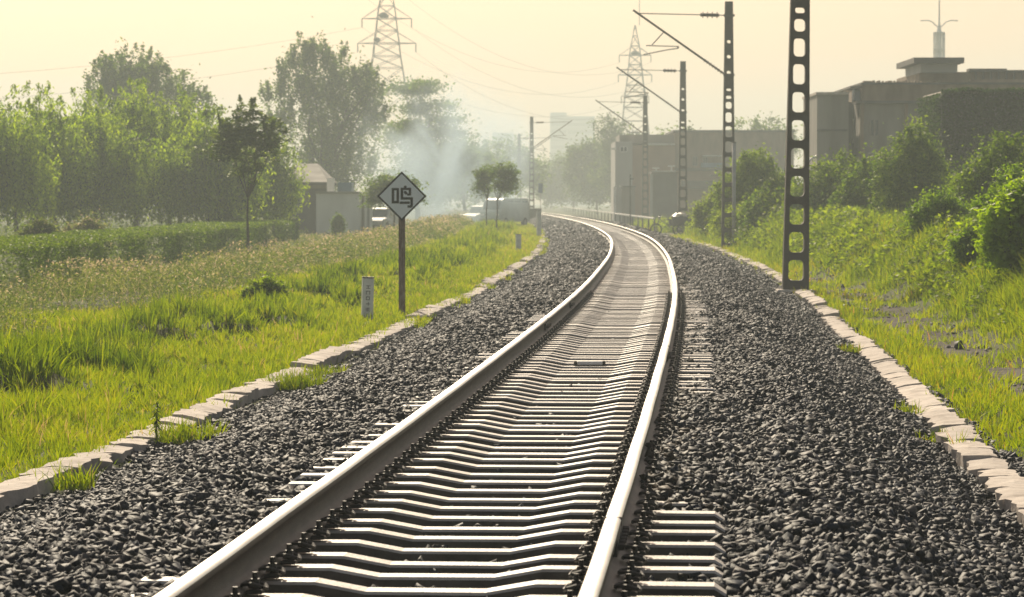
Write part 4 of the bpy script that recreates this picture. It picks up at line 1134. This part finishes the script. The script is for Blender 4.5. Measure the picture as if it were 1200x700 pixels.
part('roof_cabin', 'pale_wall', t, B(1079, 1122, 73.5, 85, 4, 6)); part('cabin_slab', 'roof_dark', t, B(1071, 1130, 67.5, 74, 3.4, 7))
part('pergola_beam', 'roof_dark', t, B(1136, 1180, 80.5, 84, 4.4, 1.0), B(1180, 1290, 82.2, 84.6, 4.5, 1.0)); 
bm = bmesh.new()
for k in range(14):
    a_ = B(1143 + k * 9, 1144.6 + k * 9, 84, 93, 4.5, .25); box(bm, a_[0], a_[1])
link('pergola_posts', bm_mesh('posts', bm), M['roof_dark'], t); part('pergola_rail', 'brick_wall', t, B(1137, 1290, 93, 97, 4.2, .4))
window(t, 1020, 1030, 140, 160, Y0 + 1, O, 'concrete_wall')
# white arched pipes beside the tower
p_ = P(952, 170, 148)
bm = bmesh.new()
for k in range(10):
    a0, a1 = math.pi / 2 * k / 10, math.pi / 2 * (k + 1) / 10
    bar(bm, (.5 - .5 * math.cos(a0), 0, 1.9 + .6 * math.sin(a0)), (.5 - .5 * math.cos(a1), 0, 1.9 + .6 * math.sin(a1)), .055, 8)
bar(bm, (0, 0, 0), (0, 0, 1.9), .055, 8)
set_props(link('bent_pipe', bm_mesh('bent pipe', bm, True), M['white_trim'], loc=(P(945, 250, 148).x, 148, 1.0)), 'white bent vent pipe left of the grey tower block', 'pipe')
# ivy covered block
Y1 = 120; O1 = (P(1180, 250, Y1).x, Y1, -.8)
t = thing('ivy_covered_block', 'square building completely covered in dark ivy at the right edge', 'building', O1)
a_ = pbox(1104, 1300, 109.5, 285, Y1, 6, O1); part('wall', 'dark_wall', t, a_, bev=.1)
(cx, cy, cz), (sx, sy, sz) = a_
part('roof_edge', 'kerb', t, ((cx, cy, cz + sz / 2 + .04), (sx - .1, sy - .1, .10)), bev=.03)
n_ = 30000
C = np.stack([rng.uniform(cx - sx / 2, cx + sx / 2, n_), np.full(n_, cy - sy / 2) - np.abs(rng.normal(0, .07, n_)), rng.uniform(cz - sz / 2, cz + sz / 2 + .03, n_)], -1)
n2 = 6000
C2 = np.stack([np.full(n2, cx - sx / 2) - np.abs(rng.normal(0, .10, n2)), rng.uniform(cy - sy / 2, cy + sy / 2, n2), rng.uniform(cz - sz / 2, cz + sz / 2, n2)], -1)
n3 = 5000; xr = rng.uniform(cx - sx / 2, cx + sx / 2, n3)
C3 = np.stack([xr, np.full(n3, cy - sy / 2) + rng.normal(0, .15, n3), cz + sz / 2 + np.abs(rng.normal(0, .05, n3)) + .10 * vnoise(xr, xr * 0, .8, 90)], -1)
C = np.concatenate([C, C2, C3])
q = leaves(C, .065, np.clip(.35 + .3 * vnoise(C[:, 0], C[:, 2], .6, 91) + rng.normal(0, .18, len(C)), 0, 1), .1)
link('ivy', np_mesh('ivy', q[0], q[1], 4, q[2]), M['ivy'], t)

# long brown building beyond the masts
Y2 = 276; O2 = (P(830, 250, Y2).x, Y2, -.8)
t = thing('brown_building', 'long low brown building with white ledges behind the ladder masts', 'building', O2)
B = lambda a, b_, c, d_, dy=0, dep=10: pbox(a, b_, c, d_, Y2 + dy, dep, O2)
part('pale_wing', 'pale_wall', t, B(721, 741, 166, 262, 0, 12)); part('wall', 'pink_wall', t, B(741, 791, 170.5, 262, .6, 12)); part('ledge', 'white_trim', t, B(757, 791, 168.2, 170, .1, 1))
part('upper_wall', 'concrete_wall', t, B(726, 792, 158, 168, 2.5, 10)); part('wall', 'brick_wall', t, B(791, 930, 154.5, 262, 1.5, 14)); part('roof_edge', 'roof_dark', t, B(789, 932, 152.5, 155, 1.2, 15))
part('corner_ledge', 'white_trim', t, B(716.5, 722, 173.5, 175.5, -.2, 1)); part('corner_ledge', 'white_trim', t, B(737, 749, 154.5, 156, 1, 1))
window(t, 727, 735, 172, 178, Y2, O2)
window(t, 824, 829, 184, 194, Y2 + 1.5, O2, 'concrete_wall'); window(t, 812, 817, 184, 194, Y2 + 1.5, O2, 'concrete_wall')
part('canopy', 'white_trim', t, B(824, 846, 182, 183.4, .2, 1.4)); part('blue_sheet', 'roof_blue', t, B(822, 848, 191, 196.5, .3, 1)); part('lower_roof', 'roof_dark', t, B(792, 930, 197, 200.5, -1.5, 4)); part('lower_wall', 'pink_wall', t, B(792, 860, 200.5, 262, -1, 3)); part('red_awning', 'rust', t, B(833, 860, 205, 206.6, -2.2, 1.2)); part('low_roof', 'roof_dark', t, B(800, 860, 212, 221, -3.4, 2.2))
t = thing('dark_shed', 'small dark shed with a pale roof edge between two ladder masts', 'shed', (P(780, 250, 256).x, 256, -.8))
Os = tuple(t.location)
S_ = lambda a, b_, c, d_, dy=0, dep=4: pbox(a, b_, c, d_, 256 + dy, dep, Os)
part('wall', 'dark_wall', t, S_(765, 794, 203.5, 262)); part('roof', 'roof_dark', t, S_(763.5, 795, 201.5, 203.6, -.2, 4.4)); part('roof_trim', 'white_trim', t, S_(764, 792, 200.2, 201.3, -.25, .3)); part('side_post', 'pale_wall', t, S_(762, 765, 204, 262, -.1, .3))
part('door', 'dark_wall', t, S_(774, 784, 218, 262, -.06, .06))
part('roof_vent', 'white_trim', t, S_(765, 773, 196.5, 198, 1, .5), S_(783, 791, 194, 195.5, 1, .5), S_(768, 770, 198, 201.3, 1.1, .2), S_(786, 788, 195.5, 201.3, 1.1, .2))
t = thing('small_kiosk', 'low grey hut with a white corner at the end of the low wall', 'hut', (P(732, 250, 268).x, 268, -.8))
Os = tuple(t.location)
S_ = lambda a, b_, c, d_, dy=0, dep=3: pbox(a, b_, c, d_, 268 + dy, dep, Os)
part('wall', 'concrete_wall', t, S_(729, 744, 219.5, 262)); part('roof', 'roof_dark', t, S_(727.5, 745, 218, 219.6, -.2, 3.4)); part('corner_post', 'white_trim', t, S_(719, 722, 219, 262, .2, .3)); part('side_panel', 'pale_wall', t, S_(722, 729, 224, 262, .3, .2))

# grey house and white wall on the left
Y3 = 172; O3 = (P(370, 250, Y3).x, Y3, -.6)
t = thing('grey_house', 'low grey house with a pale pitched roof behind the willows', 'house', O3)
B = lambda a, b_, c, d_, dy=0, dep=10: pbox(a, b_, c, d_, Y3 + dy, dep, O3)
part('wall', 'dark_wall', t, B(318, 384, 220, 275, 4, 6)); part('eave', 'roof_dark', t, B(316, 386, 213.5, 217, 3.2, 7)); part('fascia', 'concrete_wall', t, B(317, 385, 217, 221, 3.6, 6))
bm = bmesh.new()
a0, a1, a2, a3 = [P(x, y, yy) - Vector(O3) for x, y, yy in ((322, 213.6, 176), (385, 213.6, 176), (372, 192, 181), (345, 192, 181))]
vv = [bm.verts.new(v) for v in (a0, a1, a2, a3)] + [bm.verts.new((v.x, v.y + (9 if v.y < 177 - O3[1] else 1), v.z)) for v in (a0, a1, a2, a3)]
for f in ((0, 1, 2, 3), (7, 6, 5, 4), (0, 4, 5, 1), (1, 5, 6, 2), (2, 6, 7, 3), (3, 7, 4, 0)): bm.faces.new([vv[k] for k in f])
link('roof', bm_mesh('roof', bm), M['concrete_wall'], t)
part('chimney', 'white_wall', t, B(383, 391, 209, 226, 2.2, 1)); part('blue_roof', 'roof_blue', t, B(396, 412, 214, 226, 7, 3)); window(t, 340, 352, 228, 244, Y3 + 4, O3, 'concrete_wall')
t = thing('white_wall', 'whitewashed yard wall with square pillars beside the grey house', 'wall', O3)
part('wall_panel', 'white_wall', t, B(370.5, 421, 226.5, 275, 0, .35)); part('coping', 'concrete_wall', t, B(369.5, 422, 224.6, 226.7, -.1, .55)); part('wall_end', 'white_wall', t, B(370.5, 373.5, 226.6, 275, .35, 4))
for a, b_ in ((421, 423.5), (427, 430), (433, 436)): part('pillar', 'white_wall', t, B(a, b_, 225, 275, .2, .4))
part('gate', 'concrete_wall', t, B(423.5, 427, 228, 275, .4, .08)); part('gate', 'pale_wall', t, B(430, 433, 228, 275, .4, .08))

# ------------------------------------------------------------------ vehicles
M['van_paint'] = noise_mat('dusty white car paint', [(.3, (.30, .32, .31)), (.7, (.42, .43, .41))], 2, .5)
M['grey_paint'] = noise_mat('dusty grey green car paint', [(.3, (.25, .28, .25)), (.7, (.34, .37, .33))], 2, .35)
M['lampglass'] = noise_mat('lamp glass', [(.3, (.6, .55, .5)), (.7, (.8, .75, .7))], 4, .15)
def vehicle(name, label, cat_, px, Y, L_, W_, H_, mat, rz, van=True):
    p_ = P(px, 252, Y)
    t = thing(name, label, cat_, (p_.x, Y, -.5), rz)
    if van: pf = [(-.5, .18), (-.5, .52), (-.47, .58), (-.36, .95), (-.30, 1.0), (.46, 1.0), (.49, .95), (.5, .5), (.5, .18)]
    else: pf = [(-.5, .2), (-.5, .48), (-.46, .54), (-.22, .62), (-.10, .96), (-.04, 1.0), (.24, 1.0), (.30, .96), (.42, .64), (.49, .6), (.5, .45), (.5, .2)]
    bm = bmesh.new(); prev = None
    for y, ins in ((-.5, .03), (-.46, 0), (.46, 0), (.5, .03)):
        ring = [bm.verts.new((x * L_ * (1 - ins), y * W_ * (1 - (.12 if z > .6 else 0)), z * H_)) for x, z in pf]
        if prev:
            for k in range(len(pf)): bm.faces.new((prev[k], prev[(k + 1) % len(pf)], ring[(k + 1) % len(pf)], ring[k]))
        else: bm.faces.new(ring)
        prev = ring
    bm.faces.new(prev[::-1])
    link('body', bm_mesh('body', bm), M[mat], t)
    for x in (-.32, .32):
        for s in (-1, 1):
            bm = bmesh.new(); bar(bm, (x * L_, s * W_ * .40, .32), (x * L_, s * W_ * .505, .32), .32, 18)
            w_ = link('wheel', bm_mesh('wheel', bm), M['tyre'], t)
            bm = bmesh.new(); bar(bm, (x * L_, s * W_ * .505, .32), (x * L_, s * W_ * .515, .32), .18, 14); link('rim', bm_mesh('rim', bm), M['steel'], w_)
    for s in (-1, 1):
        for x0, x1 in ((-.26, -.03), (.0, .22), (.25, .43)) if van else ((-.10, .05), (.07, .24)):
            link('side_window', bm_mesh('w', boxes((((x0 + x1) / 2 * L_, s * W_ * .443, H_ * .78), ((x1 - x0) * L_, .02, H_ * .26)))), M['glass'], t)
        link('headlight', bm_mesh('hl', boxes(((-.497 * L_, s * W_ * .36, H_ * .42), (.05, .26, .14)), bev=.01)), M['lampglass'], t)
    wx, wz = (-.43, .76) if van else (-.17, .79)
    bm = bmesh.new(); box(bm, (wx * L_, 0, wz * H_), (.03, W_ * .76, H_ * .33), Matrix.Rotation(R(22 if van else 42), 3, 'Y')); link('windscreen', bm_mesh('ws', bm), M['glass'], t)
    link('bumper', bm_mesh('bp', boxes(((-.505 * L_, 0, H_ * .22), (.10, W_ * .94, .2)), bev=.02)), M['pole'], t)
    return t
vehicle('parked_van', 'grey green van with a white roof parked behind the saplings', 'van', 592, 225, 4.4, 1.75, 2.05, 'grey_paint', R(60))
vehicle('parked_car', 'pale car half hidden behind the diamond sign', 'car', 446, 185, 4.3, 1.7, 1.45, 'van_paint', R(75), van=False)
vehicle('parked_car', 'pale hazy car left of the grey green van', 'car', 566, 235, 4.2, 1.7, 1.5, 'van_paint', R(55), van=False)

# ------------------------------------------------------------------ lamp tower, pylons, wires, far towers
p_ = P(1100.5, 70, 330); Ot = (p_.x, 330, -1)
t = thing('lantern_tower', 'slim white lantern mast with curved arms above the factory roof', 'tower', Ot)
zt = lambda py: P(1100.5, py, 330).z + 1
u_ = 330 / F
bm = bmesh.new(); bar(bm, (0, 0, 0), (0, 0, zt(38)), .35, 12, .28)
link('column', bm_mesh('column', bm), M['white_trim'], t)
bm = bmesh.new()
for k in range(8):
    a0 = math.pi * 2 * k / 8; x, y = 6.2 * u_ * math.cos(a0), 6.2 * u_ * math.sin(a0)
    bar(bm, (x, y, zt(69)), (x, y, zt(38.5)), .07, 6)
for z in (zt(68), zt(58), zt(38.5)): bar(bm, (0, 0, z - .06), (0, 0, z + .06), 6.6 * u_, 12)
link('lantern_cage', bm_mesh('cage', bm), M['white_trim'], t)
bm = bmesh.new(); bar(bm, (0, 0, zt(38)), (0, 0, zt(28)), 3 * u_, 10, 1.2 * u_); bar(bm, (0, 0, zt(28)), (0, 0, zt(-14)), .10, 8, .04); link('spire', bm_mesh('spire', bm), M['white_trim'], t)
for s in (-1, 1):
    bm = bmesh.new(); pts = [(0, 33), (4, 30), (8, 26), (13, 24), (22, 24.5)]
    for (a, b_), (c, d_) in zip(pts, pts[1:]): bar(bm, (s * a * u_, 0, zt(b_)), (s * c * u_, 0, zt(d_)), .06, 6)
    link('curved_arm', bm_mesh('arm', bm), M['white_trim'], t)

M['pylon'] = noise_mat('pylon steel', [(.3, (.16, .17, .16)), (.7, (.25, .25, .24))], 2, .6, metal=.2)
def pylon(px, Y, label, levels, arms, spire=None, r=.09):
    """levels: (photo y, half width px) from bottom to top; arms: (photo y, half length px, brace photo y)"""
    u = Y / F; p_ = P(px, 240, Y); zb = -.6
    t = thing('power_pylon', label, 'pylon', (p_.x, Y, zb), 0)
    z = lambda py: P(px, py, Y).z - zb
    bm = bmesh.new()
    for (y0, w0), (y1, w1) in zip(levels, levels[1:]):
        z0, z1, a, b_ = z(y0), z(y1), w0 * u, w1 * u
        c0 = [(-a, -a, z0), (a, -a, z0), (a, a, z0), (-a, a, z0)]; c1 = [(-b_, -b_, z1), (b_, -b_, z1), (b_, b_, z1), (-b_, b_, z1)]
        for k in range(4):
            bar(bm, c0[k], c1[k], r, 4); j = (k + 1) % 4
            bar(bm, c0[k], c1[j], r * .55, 4); bar(bm, c0[j], c1[k], r * .55, 4); bar(bm, c1[k], c1[j], r * .6, 4)
    if spire: bar(bm, (spire[0] * u, 0, z(levels[-1][0])), (spire[0] * u, 0, z(spire[1])), r * .8, 4)
    link('lattice', bm_mesh('lattice', bm), M['pylon'], t)
    tips = []
    for ya, hl, yb in arms:
        bm = bmesh.new()
        wv_ = np.interp(-ya, [-l_[0] for l_ in levels], [l_[1] for l_ in levels]) * u
        for s in (-1, 1):
            for dy in (-wv_ * s, wv_ * s): bar(bm, (s * wv_ * .9, dy, z(ya)), (s * hl * u, 0, z(ya)), r * .8, 4); bar(bm, (s * wv_ * .6, dy, z(yb)), (s * hl * u, 0, z(ya)), r * .5, 4)
            for f_ in (.35, .65):
                xx_ = s * (wv_ + (hl * u - wv_) * f_); bar(bm, (xx_, -wv_ * (1 - f_), z(ya)), (xx_, wv_ * (1 - f_), z(ya)), r * .4, 4)
            # insulator string and jumper loop
            bar(bm, (s * hl * u, 0, z(ya)), (s * hl * u, 0, z(ya) - 1.2), .09, 6)
            tips.append(Vector((p_.x + s * hl * u, Y, zb + z(ya) - 1.2)))
        bar(bm, (-wv_ * .95, wv_, z(ya)), (wv_ * .95, wv_, z(ya)), r * .8, 4); bar(bm, (-wv_ * .95, -wv_, z(ya)), (wv_ * .95, -wv_, z(ya)), r * .8, 4)
        link('cross_arm', bm_mesh('cross arm', bm), M['pylon'], t)
    return t, tips
py1, tips1 = pylon(453.5, 420, 'steel lattice power pylon above the large dark tree on the left', [(262, 44), (200, 35), (150, 28), (110, 23), (80, 18.5), (66, 16), (51, 14.5), (36, 12.5), (22, 11), (7, 9), (-12, 5), (-40, 1)], [(51, 34, 36), (22, 29, 7), (-12, 24, -28)], r=.065)
bm = bmesh.new()
pylon_y = 420
for px_, py_, s_ in ((449, 18, 1.1), (442, 46.5, .9), (452, 19, .8)):
    a_ = P(px_, py_, 420) - py1.location
    g = bmesh.ops.create_icosphere(bm, subdivisions=2, radius=1)
    for v in g['verts']: v.co = a_ + Vector((v.co.x * .55 * s_ * random.uniform(.7, 1.3), v.co.y * .5, v.co.z * .35 * s_ * random.uniform(.7, 1.3)))
me_ = bm_mesh('nest', bm)
o = link('bird_nest', me_, M['bark'], loc=py1.location); set_props(o, 'dark stick bird nests wedged in the arms of the left pylon', 'nest')
py2, tips2 = pylon(744, 520, 'tall thin lattice power pylon behind the second mast bracket', [(262, 26), (210, 21), (170, 17), (142, 14.5), (126, 13), (113, 12), (100, 10), (88, 8.6), (76, 7.4), (65, 6.4), (54, 5), (42, 2.5), (30, .6)], [(113, 16, 104), (88, 19.5, 78), (65, 18.5, 55)], r=.085, spire=(5, -30))
bm = bmesh.new()
a_ = P(744.5, 62.5, 520) - py2.location
g = bmesh.ops.create_icosphere(bm, subdivisions=2, radius=1)
for v in g['verts']: v.co = a_ + Vector((v.co.x * .8 * random.uniform(.8, 1.2), v.co.y * .6, v.co.z * .42 * random.uniform(.7, 1.3)))
set_props(link('bird_nest', bm_mesh('nest', bm), M['bark'], loc=py2.location), 'dark bird nest high in the far thin pylon', 'nest')

def wire(a, b_, sag, label, r=.018, n=28, group='power lines between the pylons'):
    bm = bmesh.new(); pts = [a.lerp(b_, k / n) - Vector((0, 0, 4 * sag * (k / n) * (1 - k / n))) for k in range(n + 1)]
    prev = None
    for k, q_ in enumerate(pts):
        ring = [bm.verts.new(q_ + Vector((0, r * math.cos(x), r * math.sin(x)))) for x in (0, 2.09, 4.19)]
        if prev:
            for i in range(3): bm.faces.new((prev[i], prev[(i + 1) % 3], ring[(i + 1) % 3], ring[i]))
        prev = ring
    return set_props(link('power_line', bm_mesh('wire', bm), M['wire']), label, 'wire', group)
order = [0, 1, 2, 3]
wn = ['lowest', 'second lowest', 'middle', 'fourth', 'second highest', 'highest']
for k in range(6):
    wire(tips1[k], tips2[k], 5.0 + .5 * (k % 2), wn[k] + ' sagging power line between the two pylons')
for k, nm in ((2, 'higher'), (0, 'lower')):
    a = tips1[k]; bq = P(-260, 98 + 30 * (k == 0), 330)
    wire(a, bq, 1.5, nm + ' power line running from the left pylon towards the left edge', group='power lines leaving to the left')

M['tower_wall'] = noise_mat('far tower facade', [(.3, (.28, .28, .28)), (.7, (.36, .36, .36))], .1, .8)
def highrise(px0, px1, py0, Y, label, steps):
    O_ = (P((px0 + px1) / 2, 250, Y).x, Y, -1)
    t = thing('highrise_building', label, 'building', O_, group='faint apartment towers on the horizon')
    for i, (a, b_, c) in enumerate(steps):
        w_ = pbox(a, b_, c, 262, Y + i * 2, 14, O_); part('wall', 'tower_wall', t, w_)
        (cx, cy, cz), (sx, sy, sz) = w_
        bm = bmesh.new(); nfl = max(2, int(sz / 3.1))
        for f_ in range(1, nfl): box(bm, (cx, cy - 7.03, cz - sz / 2 + f_ * 3.1), (sx * .94, .08, 1.3))
        link('window_bands', bm_mesh('wb', bm), M['glass'], t)
    return t
highrise(645, 696, 132, 1250, 'palest tall apartment block with a stepped top beyond the bend', [(645, 664, 132), (664, 697, 136.5)])
highrise(577, 600, 155, 1300, 'faint flat topped block far behind the saplings', [(577, 602, 155.5)])

# ------------------------------------------------------------------ haze and smoke
def volume_obj(name, me, label, dens, colr, aniso, noise=None, loc=(0, 0, 0)):
    m, n, l = new_mat(name)
    out = n.new('ShaderNodeOutputMaterial'); v = n.new('ShaderNodeVolumePrincipled')
    v.inputs['Color'].default_value = (*colr, 1); v.inputs['Density'].default_value = dens; v.inputs['Anisotropy'].default_value = aniso
    l.new(v.outputs[0], out.inputs['Volume'])
    if noise:
        tc = n.new('ShaderNodeTexCoord'); t = n.new('ShaderNodeTexNoise'); t.inputs['Scale'].default_value = noise; t.inputs['Detail'].default_value = 4; t.inputs['Distortion'].default_value = .6
        mp = n.new('ShaderNodeMapping'); mp.inputs['Scale'].default_value = (1, .5, .7)
        l.new(tc.outputs['Object'], mp.inputs[0]); l.new(mp.outputs[0], t.inputs['Vector'])
        r = n.new('ShaderNodeMapRange'); r.inputs['From Min'].default_value = .42; r.inputs['From Max'].default_value = .72; l.new(t.outputs['Fac'], r.inputs['Value'])
        # falls off towards the rim of the plume
        ln = n.new('ShaderNodeVectorMath'); ln.operation = 'LENGTH'; sc_ = n.new('ShaderNodeMapping')
        l.new(tc.outputs['Generated'], sc_.inputs[0]); sc_.inputs['Location'].default_value = (-1, -1, -1); sc_.inputs['Scale'].default_value = (2, 2, 2)
        l.new(sc_.outputs[0], ln.inputs[0])
        fo = n.new('ShaderNodeMapRange'); fo.inputs['From Min'].default_value = 1.0; fo.inputs['From Max'].default_value = .25; l.new(ln.outputs['Value'], fo.inputs['Value'])
        mu = n.new('ShaderNodeMath'); mu.operation = 'MULTIPLY'; l.new(r.outputs[0], mu.inputs[0]); l.new(fo.outputs[0], mu.inputs[1])
        m2 = n.new('ShaderNodeMath'); m2.operation = 'MULTIPLY'; l.new(mu.outputs[0], m2.inputs[0]); m2.inputs[1].default_value = dens
        l.new(m2.outputs[0], v.inputs['Density'])
    o = link(name, me, m, loc=loc)
    return set_props(o, label, name, kind='stuff')
bm = bmesh.new(); bmesh.ops.create_uvsphere(bm, u_segments=24, v_segments=14, radius=1)
bmesh.ops.transform(bm, matrix=Matrix.Diagonal((7.2, 8, 7.4, 1)), verts=bm.verts)
c = P(522, 190, 222)
volume_obj('smoke', bm_mesh('smoke', bm, True), 'bluish white smoke drifting across the trees left of the track', .36, (.70, .87, 1.0), .3, noise=.28, loc=(c.x, 222, c.z))
zmin = float(ZMIN) if 'ZMIN' in globals() else -3.0
bm = bmesh.new(); box(bm, (0, 730, 24.5), (3200, 1700, 55))
volume_obj('haze', bm_mesh('haze', bm), 'thin warm haze filling the air along the railway', .00120, (.86, .98, 1.0), .15)
